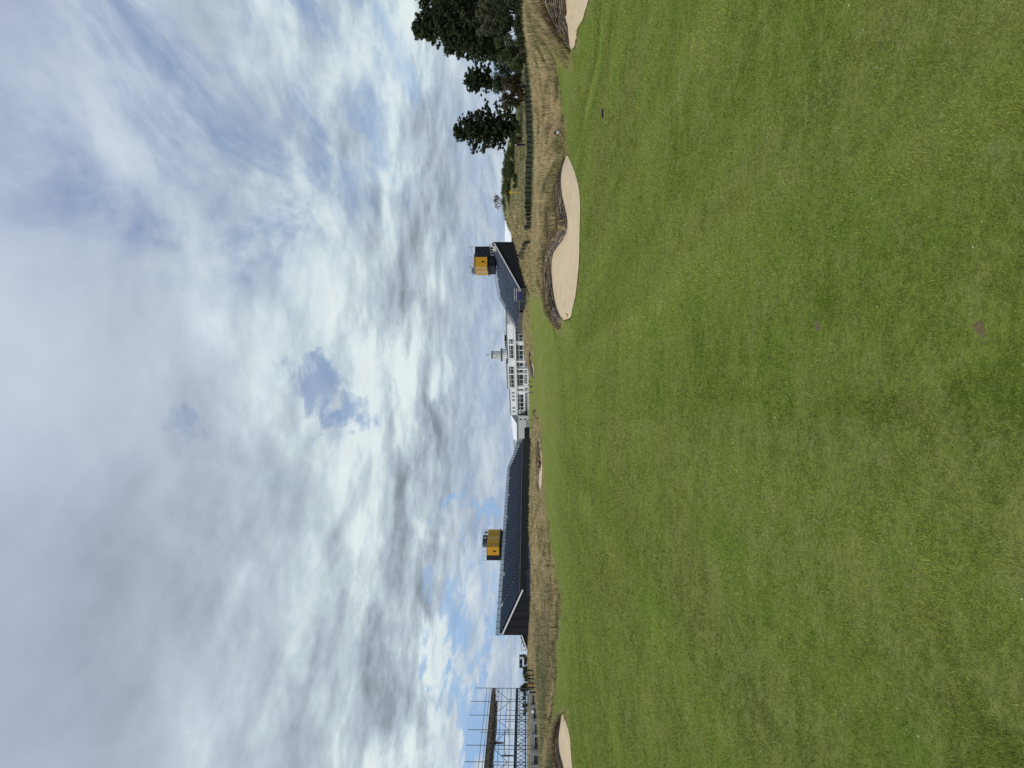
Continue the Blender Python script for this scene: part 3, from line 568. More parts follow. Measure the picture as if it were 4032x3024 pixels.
# scruffy fringe hanging over the turf walls
fx, fy, fz, fh = [], [], [], []
for key in ('main', 'right', 'left', 'far'):
    r = BUNK[key]['rim']; far = max(1, r[0].y / 30)
    for i in range(5200 if key != 'far' else 1500):
        q = seg_at(r, random.random()); fx.append(q.x + random.gauss(0, .05 * far)); fy.append(q.y + abs(random.gauss(0, .16 * far))); fz.append(q.z - .05); fh.append(random.uniform(.05, .17) * far ** .5)
fx, fy, fz, fh = map(np.array, (fx, fy, fz, fh)); fc_ = lerp(BRN, TAN2 * .9, RNG.uniform(0, 1, len(fx)) ** 2.0)
blades('fringe_grass', fx, fy, fz, fh, .02 * np.maximum(1, fy / 30) ** .8, .9, fc_, LONGB, .3, True, kind='stuff')
# pale clover and leaf flecks in the mown turf
x, y = scatter_even(420, -.6, .6, 2.2, 7); z = height(x, y) + .014; blades('fallen_petals', x, y, z, .005, .009, 1.5, np.tile(np.array([.55, .55, .36]), (len(x), 1)), BLADE, .15, kind='stuff')
# two sand-filled divots
for i, (p, rx, ry) in enumerate(DIV):
    mb = MB(); vs = [(p.x, p.y, .002)]; R1 = 28
    for ring, (f, zz_) in enumerate(((.35, .003), (.7, .003), (1.05, -.002))):
        for k in range(R1):
            t = 2 * math.pi * k / R1; ff = f * (1 + .22 * math.sin(3 * t + i * 2) + .10 * random.uniform(-1, 1)); vs.append((p.x + rx * ff * math.cos(t) + ry * ff * math.sin(t) * .45, p.y + ry * ff * math.sin(t), zz_ + random.uniform(0, .004)))
    fs = [(0, 1 + k, 1 + (k + 1) % R1) for k in range(R1)]
    for ring in range(2): fs += [(1 + ring * R1 + k, 1 + (ring + 1) * R1 + k, 1 + (ring + 1) * R1 + (k + 1) % R1, 1 + ring * R1 + (k + 1) % R1) for k in range(R1)]
    mb.add(vs, fs).build('divot_patch', 'divot', None, True, label=['bare brown divot scar in the mown turf, the farther and larger of two', 'bare brown divot scar in the turf nearest the camera, the smaller of two'][i], category='divot', group='divot scars in the near turf')

# ------------------------------------------------------------------ clubhouse
CR, CL = (22.8, 290.0), (-14.6, 368.0)
ca = Vector((CL[0] - CR[0], CL[1] - CR[1], 0)).normalized()          # along the front, to the left
cn = Vector((-ca.y, ca.x, 0)); cn = cn if cn.y < 0 else -cn            # outwards, to the lawn
def fac(y, off=0.0):
    """point of the front wall seen in photo row y"""
    k = (3024 - y - CX) / F; o = Vector((CR[0], CR[1], 0)) + cn * off
    s = (k * o.y - o.x) / (ca.x - k * ca.y); return o + ca * s
def fbox(mb, y0, y1, z0, z1, out, inn):
    a, b = fac(y0, out), fac(y1, out); v = b - a; d = -cn * (out - inn)
    return mb.obox(Vector((a.x, a.y, z0)), v, d, (0, 0, z1 - z0))
base = fac(1450); club = thing('clubhouse', 'long white two storey clubhouse with flat roofs, many dark windows and clock tower', 'building', (base.x, base.y, 1.3))
GZ = .9
mb = MB(); fbox(mb, 1268, 1640, GZ, 6.0, 0, -14); mb.build('ground_floor_wall', 'white', club)
mb = MB(); fbox(mb, 1224, 1268, GZ, 6.0, -.6, -12); mb.build('side_wing', 'cream', club)
mb = MB(); fbox(mb, 1278, 1434, 6.0, 9.55, -1.6, -13); mb.build('upper_wall', 'white', club)
mb = MB(); fbox(mb, 1434, 1531, 6.0, 10.15, -.9, -13); mb.build('central_block', 'white', club)
mb = MB(); fbox(mb, 1531, 1634, 6.0, 9.45, -1.4, -12); mb.build('left_wing_wall', 'white', club)
mb = MB(); fbox(mb, 1222, 1442, 6.0, 6.75, .9, -1.7); mb.build('balcony_band', 'white', club)
mb = MB(); fbox(mb, 1442, 1532, 6.0, 6.9, 1.2, -1.5); mb.build('balcony_band', 'white', club)
mb = MB(); fbox(mb, 1532, 1640, 6.0, 6.25, .5, -1.5); mb.build('balcony_band', 'white', club)
mb = MB(); fbox(mb, 1224, 1442, 5.80, 5.997, .6, .003); mb.build('soffit_shade', 'dark', club)  # dark strip standing in for the shadow gap below the balcony band
mb = MB(); fbox(mb, 1278, 1434, 6.753, 6.90, -1.2, -1.597); mb.build('shadow_line', 'dark', club)  # these dark strips paint the shadow gap between balcony bands and upper walls
mb = MB(); fbox(mb, 1434, 1531, 6.903, 7.06, -.5, -.897); mb.build('shadow_line', 'dark', club)
mb = MB(); fbox(mb, 1532, 1634, 6.253, 6.42, -1.0, -1.397); mb.build('shadow_line', 'dark', club)
for (a, b, z, o) in ((1276, 1434, 9.55, -1.4), (1433, 1532, 10.15, -.65), (1531, 1635, 9.45, -1.2)):
    mb = MB(); fbox(mb, a, b, z + .003, z + .22, o, o - 12.5); mb.build('roof', 'roof', club)
# curved blank bay
mb = MB(); c0 = fac(1422, -2.0); n = 10; pts = [c0 + ca * (2.6 * math.cos(t)) + cn * (2.2 * math.sin(t)) for t in [math.pi * i / n for i in range(n + 1)]]
mb.prism([Vector((q.x, q.y, 6.76)) for q in pts], (0, 0, 2.7)); mb.build('curved_bay', 'white', club)
def window(y0, y1, z0, z1, out, split=.62, two=True, fr=.13, glass='glass', m='white'):
    """white frame proud of the wall, glazing set back inside it, transom and small upper lights"""
    if y1 - y0 > 8: y0, y1 = y0 - .35, y1 + .35; fr = .09
    a, b = fac(y0, out), fac(y1, out); L_ = (b - a).length; v = (b - a).normalized(); mb = MB()
    def piece(s0, s1, q0, q1, d=.12): mb.obox(Vector((a.x, a.y, q0)) + v * s0, v * (s1 - s0), cn * d, (0, 0, q1 - q0))
    piece(0, fr, z0, z1); piece(L_ - fr, L_, z0, z1); piece(fr, L_ - fr, z1 - fr, z1, .117); piece(fr, L_ - fr, z0, z0 + fr, .117)
    if split:
        zt = z0 + (z1 - z0) * split; piece(fr, L_ - fr, zt - .07, zt + .07, .114)
        if two: piece(L_ / 2 - .06, L_ / 2 + .06, zt + .07, z1 - fr, .111)
    w = mb.build('window', m, club); g = MB(); g.obox(Vector((a.x, a.y, z0 + .02)) + v * .02 + cn * .01, v * (L_ - .04), cn * .03, (0, 0, z1 - z0 - .04)); g.build('pane', glass, w)
for (a, b) in ((1335, 1344), (1345, 1353)): window(a, b, 7.15, 8.95, -1.6)
for (a, b) in ((1360, 1376), (1377, 1394), (1395, 1410)): window(a, b, 7.15, 8.95, -1.6)
for (a, b) in ((1437, 1452), (1453, 1471), (1475, 1493), (1494, 1510), (1511, 1524)): window(a, b, 7.3, 9.4, -.9)
for y in (1543, 1557, 1571, 1602, 1616): window(y, y + 7, 7.2, 8.6, -1.4, .5, True, .1, 'grey', 'cream')
for (a, b) in ((1231, 1240), (1241, 1250), (1254, 1262)): window(a, b, 4.6, 5.7, -.6, None)
for (a, b) in ((1288, 1302), (1303, 1314), (1316, 1330), (1331, 1346), (1359, 1377), (1380, 1396), (1397, 1412), (1413, 1422), (1428, 1441), (1443, 1450), (1452, 1470), (1474, 1493), (1495, 1510), (1511, 1521), (1531, 1541), (1553, 1566), (1567, 1583), (1585, 1600), (1602, 1612)):
    window(a, b, 3.2, 5.75, 0, .62, b - a > 11, .14)
for y in (1616, 1629): window(y, y + 6, 3.6, 5.2, 0, .5, True, .1, 'grey', 'cream')
for y in (1346.5, 1422.5, 1452.5, 1471, 1521.5, 1541.5): mb = MB(); fbox(mb, y, y + 4, GZ, 6.0, .75, .003); mb.build('pillar', 'white', club)
# open roof canopy and clock tower
mb = MB(); fbox(mb, 1342, 1374, 10.55, 10.75, -3, -8); mb.build('canopy_roof', 'white', club)
mb = MB(); fbox(mb, 1344, 1372, 9.78, 10.55, -4.5, -7.5); mb.build('roof_bar', 'grey', club)
for y in (1346, 1355, 1364): mb = MB(); fbox(mb, y, y + 1.2, 9.77, 10.55, -3.1, -3.3); mb.build('canopy_post', 'white', club)
tc = fac(1397, -5.5); Dt = tc.y
def drum(r, z0, z1, name, m, nseg=20, par=club): mb = MB(); mb.tube((tc.x, tc.y, z0), (tc.x, tc.y, z1), r, r, nseg); return mb.build(name, m, par, False)
zt = lambda V: EYE + (HZ - V) * Dt / F
drum(2.55, 9.77, zt(1977), 'tower_drum', 'white'); drum(2.8, zt(1977), zt(1972), 'drum_cap', 'roof')
tw = drum(1.6, zt(1972), zt(1939), 'clock_tower', 'cream', 8); drum(1.8, zt(1939), zt(1935), 'tower_cap', 'roof', 8)
for ang in (-.35, .9):
    dv = (cn * math.cos(ang) + ca * math.sin(ang)).normalized(); sd2 = Vector((dv.y, -dv.x, 0)); c1 = Vector((tc.x, tc.y, zt(1952))) + dv * 1.56; mb = MB(); mb.disc(c1, sd2, Vector((0, 0, 1)), .72, 16, .05); mb.disc(c1 + dv * .0, sd2, Vector((0, 0, 1)), .72, 16, -.05)
    ck = mb.build('clock_face', 'emblem', club); mb = MB(); c2 = c1 + dv * .09; mb.bar(c2, c2 + Vector((0, 0, .5)), .08); mb.bar(c2, c2 + sd2 * .35 + Vector((0, 0, .1)), .09); mb.build('clock_hand', 'dark', ck)
mb = MB(); mb.tube((tc.x, tc.y, zt(1935)), (tc.x, tc.y, zt(1912)), .07, .03); mb.bar((tc.x - .5, tc.y, zt(1917)), (tc.x + .5, tc.y, zt(1917)), .06); mb.prism([(tc.x - .1, tc.y, zt(1920)), (tc.x + .35, tc.y, zt(1921)), (tc.x, tc.y, zt(1913))], (0, .05, 0)); mb.build('weather_vane', 'galv', club)
# aerials
for (y, v0, v1) in ((1217, 1992, 2022), (1264, 1994, 2024)):
    q = fac(y, -6); mb = MB(); mb.tube((q.x, q.y, EYE + (HZ - v1) * q.y / F), (q.x, q.y, EYE + (HZ - v0) * q.y / F), .05); mb.box((q.x - .4, q.y - .05, EYE + (HZ - v0) * q.y / F), (q.x + .4, q.y + .05, EYE + (HZ - v0) * q.y / F + .25)); mb.build('aerial', 'galv', club)
# terrace with white railing
tr = thing('terrace_railing', 'white metal railing along the terrace in front of the clubhouse', 'railing', (fac(1480, 6).x, fac(1480, 6).y, 1.2))
q0, q1 = PY(1310, 2057, 283), PY(1660, 2080, 345); prev = None; ter = MB()
for i in range(19):
    t = i / 18; q = q0 * (1 - t) + q1 * t; q.z = q0.z * (1 - t) + q1.z * t; g = hz_(q.x, q.y)
    mb = MB(); mb.tube((q.x, q.y, min(g, q.z - 1) - .1), (q.x, q.y, q.z), .09); mb.build('post', 'rail', tr)
    if prev:
        for dz in (-.05, -.55, -1.0): mb = MB(); mb.bar(prev + Vector((0, 0, dz)), q + Vector((0, 0, dz)), .07); mb.build('rail', 'rail', tr)
    prev = q.copy()
for i, (y0, y1) in enumerate(((1312, 1400), (1400, 1512), (1525, 1640))):
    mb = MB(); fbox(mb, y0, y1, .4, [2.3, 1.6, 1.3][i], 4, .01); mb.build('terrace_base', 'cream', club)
    mb = MB(); fbox(mb, y0 + 1, y1 - 1, [2.31, 1.61, 1.31][i], [3.0, 2.7, 2.4][i], .4, .015); mb.build('dark_planter_strip', 'grey', club)  # dark grey planter strip above the terrace base
# long low white building and marquee to the left
lb = thing('low_building', 'long plain white low building between the clubhouse and the long grandstand', 'building', (-24, 352, 1.2))
a, b = PY(1638, 2037, 352), PY(1762, 2037, 352)
mb = MB(); mb.obox((b.x, 350, .9), (a.x - b.x, 0, 0), (0, 10, 0), (0, 0, EYE + (HZ - 2037) * 352 / F - .9)); mb.build('wall', 'cream', lb)
for (y, V, w, h) in ((1652, 2050, .5, 1.0), (1652, 2068, .5, 1.0)): q = PY(y, V, 349.9); mb = MB(); mb.box((q.x - w / 2, 349.85, q.z - h / 2), (q.x + w / 2, 349.99, q.z + h / 2)); mb.build('vent', 'grey', lb)
mb = MB(); q = PY(1642, 2037, 352); mb.box((b.x - .1, 349.7, EYE + (HZ - 2037) * 352 / F), (a.x, 350.3, EYE + (HZ - 2037) * 352 / F + .2)); mb.build('roof_edge', 'roof', lb)
mq = thing('marquee', 'big white marquee with sloping roof behind the low white building', 'tent', (-22, 385, 1))
r = [PY(1632, 2011, 392), PY(1730, 2022, 372), PY(1745, 2041, 364), PY(1680, 2041, 364)]
m0, m1, m2, m3 = PY(1632, 2011, 396), PY(1733, 2022, 372), PY(1760, 2044, 362), PY(1682, 2044, 362)
mb = MB(); mb.prism([m0, m1, m2, m3], (0, .3, -.3)); mb.build('roof', 'wtent', mq)
mb = MB(); mb.prism([m0 + Vector((0, 0, -.3)), PY(1686, 2046, 362), PY(1632, 2046, 362)], (0, .2, 0)); gb = mb.build('glazed_gable', 'glass', mq)
for y in (1645, 1662): q = PY(y, 2036, 361.9); mb = MB(); mb.box((q.x - .1, q.y - .12, 1), (q.x + .1, q.y - .02, q.z)); mb.build('mullion', 'galv', mq)
w0, w1 = PY(1730, 2022, 371), PY(1792, 2023, 352); mb = MB(); mb.prism([(w0.x, w0.y, .9), (w1.x, w1.y, .9), (w1.x, w1.y, w1.z), (w0.x, w0.y, w0.z)], (0, 6, 0)); mb.build('side_wall', 'cream', mq)
w2 = PY(1812, 2024, 345); mb = MB(); mb.prism([(w1.x, w1.y, .9), (w2.x, w2.y, .9), (w2.x, w2.y, w2.z), (w1.x, w1.y, w1.z)], (0, 6, 0)); mb.build('side_panel', 'white', mq)
# dark screens and blue banner by the grandstand end
def panel(name, y0, y1, V0, V1, D, m, label, cat, th=.15, extra=None, group=None):
    a, b = PY(y0, V0, D), PY(y1, V1, D); root = thing(name, label, cat, ((a.x + b.x) / 2, D, b.z), group)
    mb = MB(); mb.box((min(a.x, b.x), D, min(a.z, b.z)), (max(a.x, b.x), D + th, max(a.z, b.z))); mb.build('board', m, root)
    g = hz_((a.x + b.x) / 2, D); mb = MB()
    for xx in (min(a.x, b.x) + .1, max(a.x, b.x) - .2): mb = MB(); mb.box((xx, D + th, g - .2), (xx + .1, D + th + .1, min(a.z, b.z) + .3)); mb.build('post', 'dark', root)
    return root
panel('screen', 1683, 1727, 2065, 2085, 262, 'black', 'plain black screen standing on the lawn beside the low white building', 'screen')
panel('banner', 1728, 1752, 2071, 2086, 258, 'blue', 'blue banner on the turf between black screen and grandstand end', 'banner')
panel('screen', 1655, 1684, 2073, 2077, 264, 'dark', 'thin low dark screen strip at the foot of the low white building', 'screen')
ql = PY(1742, 2048, 300); mb = MB(); a, b = PY(1733, 2047.5, 300), PY(1790, 2048.5, 285); mb.bar(a, b, .5); mb.bar(a, (a.x, a.y, 1), .3); mb.bar(b, (b.x, b.y, 1), .3)
mb.build('canopy_beam', 'black', None, label='black horizontal beam canopy in front of the pale marquee side', category='canopy')
# ------------------------------------------------------------------ grandstands
def stand(name, label, O, a, bdir, length, depth, zf, zr, rows, aisles, end_rail=True, guard=True, grp='grandstands'):
    """O: near front corner on plan; a: along the rows (away); bdir: from front to rear"""
    a, bdir = Vector((a[0], a[1], 0)).normalized(), Vector((bdir[0], bdir[1], 0)).normalized(); O = Vector((O[0], O[1], 0))
    gz = min(hz_(*(O + a * length * t + bdir * depth * s).xy) for t in (0, .5, 1) for s in (0, 1)) - .6
    root = thing(name, label, 'grandstand', (O.x, O.y, gz), grp); Zv = Vector((0, 0, 1)); dr = depth / rows; dz = (zr - zf) / rows
    pt = lambda s, t, z: O + a * s + bdir * t + Zv * z
    # cladding under the seats
    prof = [(0, gz), (0, zf - .1)] + [(depth, zr - .1), (depth, gz)]
    for s, e in ((0, .12), (length - .12, .12)): mb = MB(); mb.prism([pt(s, t, z) for t, z in prof], a * e); mb.build('end_cladding', 'black', root)
    npan = max(4, int(length / 9)); pl = length / npan
    for i in range(npan):
        mb = MB(); mb.obox(pt(i * pl + .16, -.06, gz), a * (pl - .06), bdir * .12, Zv * (zf - gz - .12)); mb.build('front_panel', 'black', root)
        mb = MB(); mb.obox(pt(i * pl + .16, depth - .1, gz), a * (pl - .06), bdir * .12, Zv * (zr - gz - .1)); mb.build('rear_panel', 'navy', root)
    # folds of cloth on the near end
    for k in range(4):
        t0 = depth * (.18 + .2 * k); zt_ = zf + (zr - zf) * (t0 / depth) - .5; mb = MB(); mb.bar(pt(-.03, t0, gz), pt(-.03, t0 + .5, zt_), .06, .16); mb.build('cladding_fold', 'navy', root)
    for r in range(rows):
        z0 = zf + dz * r; mb = MB(); mb.obox(pt(.15, r * dr, z0 - .12), a * (length - .3), bdir * (dr + .0), Zv * .12); mb.build('tread', 'black', root)
        sm = MB(); s = .4
        while s < length - .6:
            if all(abs(s + .25 - q) > .75 for q in aisles):
                p = pt(s, r * dr + dr * .35, z0 + .18); sm.obox(p, a * .44, bdir * .36, Zv * .05); sm.obox(p + bdir * .34, a * .44, bdir * .05 + Zv * .0, Zv * .36)
            s += .5
        sm.build('seat_row', 'seat', root, kind='stuff')
    for q in aisles:
        mb = MB()
        for r in range(rows): mb.obox(pt(q - .5, r * dr, zf + dz * r + .003), a * 1.0, bdir * .34, Zv * .15)
        mb.build('aisle_steps', 'deck', root)
        k = rows // 2
        for r in range(0, k + 1, 1):
            if r % 2: continue
            p = pt(q + .6, r * dr, zf + dz * r); mb = MB(); mb.bar(p, p + Zv * 1.0, .08); mb.bar(p + Zv * 1.0, p + bdir * dr * 1.2 + Zv * (1.0 + dz * 1.2), .08); mb.bar(p + bdir * dr * 1.2 + Zv * (1 + dz * 1.2), p + bdir * dr * 1.2 + Zv * (dz * 1.2), .08); mb.build('aisle_rail', 'dark', root)
    # front rail
    s = 0
    while s < length - 2:
        mb = MB(); p = pt(s, -.02, zf); mb.bar(p, p + Zv * .95, .07); mb.bar(p + Zv * .92, p + a * 2.4 + Zv * .92, .06); mb.bar(p + Zv * .5, p + a * 2.4 + Zv * .5, .04); mb.build('front_rail', 'dark', root); s += 2.4
    mb = MB(); mb.bar(pt(0, -.05, zf + .05), pt(length, -.05, zf + .05), .12, .1); mb.build('front_edge', 'deck', root)
    if guard:
        s = 0
        while s < length - 1.2:
            mb = MB(); p = pt(s + .08, depth, zr); mb.obox(p + Zv * .05, a * 2.24, bdir * .03, Zv * .85); g = mb.build('guard_panel', 'guard', root)
            mb = MB(); mb.bar(p - a * .06, p - a * .06 + Zv * 1.0, .09); mb.bar(p + Zv * .96 - a * .06, p + a * 2.34 + Zv * .96, .06); mb.build('guard_frame', 'dark', g); s += 2.4
    if end_rail:
        mb = MB(); mb.bar(pt(-.2, -.6, zf - .55), pt(-.2, depth * .97, zr - .35), .2, .24); mb.build('end_rail', 'rail', root)
    # far end stepped rail with white caps
    for r in range(rows):
        p = pt(length - .1, r * dr, zf + dz * r); mb = MB(); mb.bar(p, p + Zv * 1.0, .1); mb.bar(p + Zv * .95, p + bdir * dr * .9 + Zv * .95, .1); mb.bar(p + bdir * dr * .9 + Zv * .95, p + bdir * dr * .9, .08); g = mb.build('side_rail', 'dark', root)
        mb = MB(); mb.obox(p + Zv * .25 + a * .02, bdir * dr * .75, a * .03, Zv * .6); mb.build('side_panel', 'guard', g)
    return root, pt
LO = Vector((-49.0, 150.0, 0)); La = Vector((.248, .969, 0)).normalized(); Lb = Vector((-.969, .248, 0)).normalized()
lst, Lpt = stand('grandstand', 'long low grandstand of navy seats along the left of the fairway', tuple((LO - Lb * 9.3).xy), La, Lb, 93, 9.3, 2.95, 6.75, 12, [11, 24, 40, 55, 70, 83])
Ra = Vector((-.11, .994, 0)).normalized(); Rb = Vector((.994, .11, 0)).normalized()
rst, Rpt = stand('grandstand', 'steep navy grandstand with white end rail on the mound right of the clubhouse', (22.9, 185), Ra, Rb, 60, 11.6, 3.6, 9.9, 17, [8, 22, 36, 50], guard=False)
# rear guard of the right stand: hooped rail
for i in range(24):
    p = Rpt(2 + i * 2.4, 11.6, 9.9); mb = MB(); mb.bar(p, p + Vector((0, 0, 1)), .12); mb.bar(p + Vector((0, 0, .95)), p + Ra * 2.0 + Vector((0, 0, .95)), .1); mb.bar(p + Ra * 2.0 + Vector((0, 0, .95)), p + Ra * 2.0, .1); mb.build('rear_rail', 'deck', rst)
# grey lower panels and banner structure at the foot of the right stand
for i in range(4):
    p = Rpt(26 + i * 8.5, -.5, 0); g = hz_(p.x, p.y); mb = MB(); mb.obox((p.x, p.y, g - .5), Ra * 8.2, Rb * .1, (0, 0, 2.0)); mb.build('skirt_panel', 'grey', rst)
sc = thing('camera_platform', 'small open scaffold platform with purple banner before the right grandstand', 'platform', tuple(PY(1160, 2056, 182)))
for (y) in (1136, 1150, 1168, 1184):
    q = PY(y, 2026, 182); mb = MB(); mb.tube((q.x, 182, hz_(q.x, 182) - .3), (q.x, 182, q.z), .05); mb.build('pole', 'galv', sc); mb = MB(); mb.tube((q.x, 184, hz_(q.x, 184) - .3), (q.x, 184, q.z), .05); mb.build('pole', 'galv', sc)
for V in (2026, 2034, 2044): a, b = PY(1136, V, 182), PY(1184, V, 182); mb = MB(); mb.bar(a, b, .09); mb.build('ledger', 'rail', sc)
a, b = PY(1150, 2036, 181.9), PY(1183, 2054, 181.9); mb = MB(); mb.box((b.x, 181.8, b.z), (a.x, 181.88, a.z)); mb.build('banner', 'purple', sc)
a, b = PY(1136, 2045, 182), PY(1184, 2045, 182); mb = MB(); mb.box((b.x, 182, b.z), (a.x, 184, b.z + .15)); mb.build('deck', 'deck', sc)
# bits along the long stand: purple strip, black boxes, emblems
a, b = PY(2140, 2081, 158), PY(2270, 2092, 150)
mb = MB(); mb.prism([(a.x, a.y, a.z - .8), (b.x, b.y, b.z - .6), (b.x, b.y, b.z + .65), (a.x, a.y, b.z + .75)], (0, .1, 0)); g = mb.build('hoarding', 'purple', None, label='low blue-purple hoarding along the foot of the long grandstand', category='hoarding')
bb = thing('black_kiosk', 'plain black cloth-covered box at the near front corner of the long grandstand', 'kiosk', tuple(PY(2310, 2095, 140)))
a, b = PY(2345, 2068, 140), PY(2262, 2096, 140); mb = MB(); mb.box((a.x, 140, b.z - .4), (b.x, 142.5, a.z)); mb.build('body', 'navy', bb); mb = MB(); mb.box((a.x - .1, 139.9, a.z), (b.x + .1, 142.6, a.z + .1)); mb.build('lid', 'black', bb)
for (y, V, r) in ((1752, 2078, .5), (1814, 2084, .42), (1818, 2080, .3)):
    q = PY(y, V, 236); mb = MB(); mb.disc((q.x, q.y, q.z), Vector((1, 0, 0)), Vector((0, 0, 1)), r, 14, .1); mb.build('emblem', 'emblem', lst)
a, b = PY(1862, 2082, 222), PY(1878, 2085, 220); mb = MB(); mb.prism([b, a, (a.x, a.y, a.z + .25), (b.x, b.y, b.z + .3)], (0, .06, 0)); mb.build('lettering_strip', 'emblem', lst)
# yellow commentary boxes
def tv_box(name, label, P0, a, b, wy, wb, ln, z0, z1, zp, emb):
    root = thing(name, label, 'commentary box', (P0[0], P0[1], zp), 'yellow commentary boxes on the grandstands'); P0 = Vector((P0[0], P0[1], 0)); Zv = Vector((0, 0, 1)); b_ = b
    mb = MB(); mb.obox(P0 + Zv * z0, b_ * wy, a * ln, Zv * (z1 - z0)); body = mb.build('body', 'yellow', root)
    mb = MB(); mb.obox(P0 + Zv * (z0 - .002) + b_ * (wy + .01), b_ * wb, a * ln, Zv * (z1 - z0 + .05)); mb.build('black_bay', 'black', root)
    mb = MB(); mb.obox(P0 + Zv * zp + b_ * .15 + a * .15, b_ * (wy + wb - .2), a * (ln - .2), Zv * (z0 - zp)); mb.build('base', 'black', root)
    mb = MB(); mb.obox(P0 + Zv * (z0 - .28) - b_ * .25 - a * .1, b_ * (wy + wb + .3), a * (ln + .2), Zv * .26); mb.build('floor_edge', 'dark', root)
    # window in the short face
    c = P0 + b_ * wy * .52 + Zv * (z0 + (z1 - z0) * .36) - a * .03; mb = MB(); mb.obox(c - b_ * .22 - Zv * .3, b_ * .44, a * .06, Zv * .62); w = mb.build('window', mat('brown_glass', (.05, .02, .008), .2), root)
    mb = MB(); mb.bar(c - b_ * .26 - Zv * .33 - a * .02, c + b_ * .26 - Zv * .33 - a * .02, .05); mb.build('frame', 'pale', w)
    # panels on the long face with posts
    np_ = 5; tones = ['yellow2', 'yellow', 'pale', 'yellow2', 'yellow'] if emb else ['pale', 'yellow2', 'pale', 'pale', 'yellow']
    for i in range(np_):
        s0 = ln * i / np_ + .08; mb = MB(); mb.obox(P0 + a * s0 + Zv * (z0 + .1) - b_ * .05, a * (ln / np_ - .12), b_ * .045, Zv * (z1 - z0 - .2)); mb.build('side_panel', tones[i], root)
    for (p, q) in ((P0, P0 + b_ * wy),): mb = MB(); mb.bar(p + Zv * z1 - a * .04, q + Zv * z1 - a * .04, .09); mb.bar(p + Zv * (z0 + .04) - a * .04, q + Zv * (z0 + .04) - a * .04, .09); mb.build('trim', 'pale', root)
    # roof: rails and boxed equipment
    for k in range(7):
        s = ln * k / 6; p = P0 + a * s + b_ * .1 + Zv * (z1 + .05); mb = MB(); mb.bar(p, p + Zv * 1.1, .06)
        if k < 6: mb.bar(p + Zv * 1.1, p + a * ln / 6 + Zv * 1.1, .05); mb.bar(p + Zv * .6, p + a * ln / 6 + Zv * .6, .04)
        mb.build('roof_rail', 'galv', root)
    for k in range(4):
        s = (wy + wb) * k / 3; p = P0 + b_ * s + Zv * (z1 + .05); mb = MB(); mb.bar(p, p + Zv * 1.1, .06)
        if k < 3: mb.bar(p + Zv * 1.1, p + b_ * (wy + wb) / 3 + Zv * 1.1, .05); mb.bar(p + Zv * .6, p + b_ * (wy + wb) / 3 + Zv * .6, .04)
        mb.build('roof_rail', 'galv', root)
    return root, P0
tb, TP = tv_box('commentary_box', 'yellow commentary box on black base on top of the long left grandstand', (-40.3, 190), La, Lb, 2.25, 1.35, 10, 8.55, 11.6, 6.9, True)
Zv = Vector((0, 0, 1))
mb = MB(); mb.obox(TP + La * 3.4 + Zv * 11.65, La * 3.4, Lb * 1.6, Zv * 1.15); e = mb.build('equipment_box', 'navy', tb)
c = TP + La * 5.1 + Zv * 12.2 - Lb * .03; mb = MB(); mb.disc(c, La, Zv, .42, 14, -.05); mb.disc(c, La, Zv, .42, 14, .05); mb.build('emblem', 'emblem', e)
for s in (.6, 7.6): mb = MB(); mb.obox(TP + La * s + Zv * 11.65, La * 1.4, Lb * .05, Zv * .8); mb.build('screen_panel', 'green', tb)
tb2, TP2 = tv_box('commentary_box', 'yellow commentary box with roof railings on top of the steep right grandstand', (30.2, 198), Ra, Rb, 2.6, .02, 8.5, 11.9, 15.1, 9.9, False)
mb = MB(); mb.obox(TP2 + Zv * 2.2 + Rb * 2.64, Rb * 2.75, Ra * 9, Zv * 12.85); bw = mb.build('black_wall', 'black', tb2)
for k in range(3): mb = MB(); mb.bar(TP2 + Rb * 2.7 + Zv * (14.8 - k * 1.1) - Ra * .02, TP2 + Rb * 5.3 + Zv * (13.4 - k * 1.2) - Ra * .02, .05, .3); mb.build('cloth_fold', 'navy', bw)
mb = MB(); mb.obox(TP2 + Zv * 15.12 + Ra * .2 - Rb * .3, Rb * 3.8, Ra * .2, Zv * .2); mb.build('roof_beam', 'dark', tb2)
mb = MB(); mb.obox(TP2 + Ra * 5 + Zv * 15.12, Ra * 2.4, Rb * 1, Zv * 1.1); mb.build('equipment_box', 'galv', tb2)
for (dx, dy) in ((0, 0), (2.6, 0), (5.3, 0), (0, 6)):
    p = TP2 + Rb * dx + Ra * dy + Zv * 15.1; mb = MB(); mb.bar(p, p + Zv * 1.75, .07)
    if dx < 5 and not dy: mb.bar(p + Zv * 1.7, p + Rb * 2.6 + Zv * 1.7, .05); mb.bar(p + Zv * .9, p + Rb * 2.6 + Zv * .9, .05); mb.bar(p + Zv * .1, p + Rb * 2.6 + Zv * .9, .04)
    mb.build('roof_frame', 'galv', tb2)
# pale screens hung on the near edge of the seats
for (y, V) in ((975, 1946),): q = PY(y, V, 184.6); mb = MB(); mb.box((q.x - .9, 184.5, q.z - .5), (q.x + .3, 184.6, q.z + .35)); mb.build('notice_panel', 'emblem', rst)
# small stand behind on the far left
st3, p3 = stand('grandstand', 'small dark grandstand seen beyond the left end of the long grandstand', (-61, 176), (.35, .93), (1, -.32), 10, 9.5, 1.9, 4.6, 9, [], True, False)
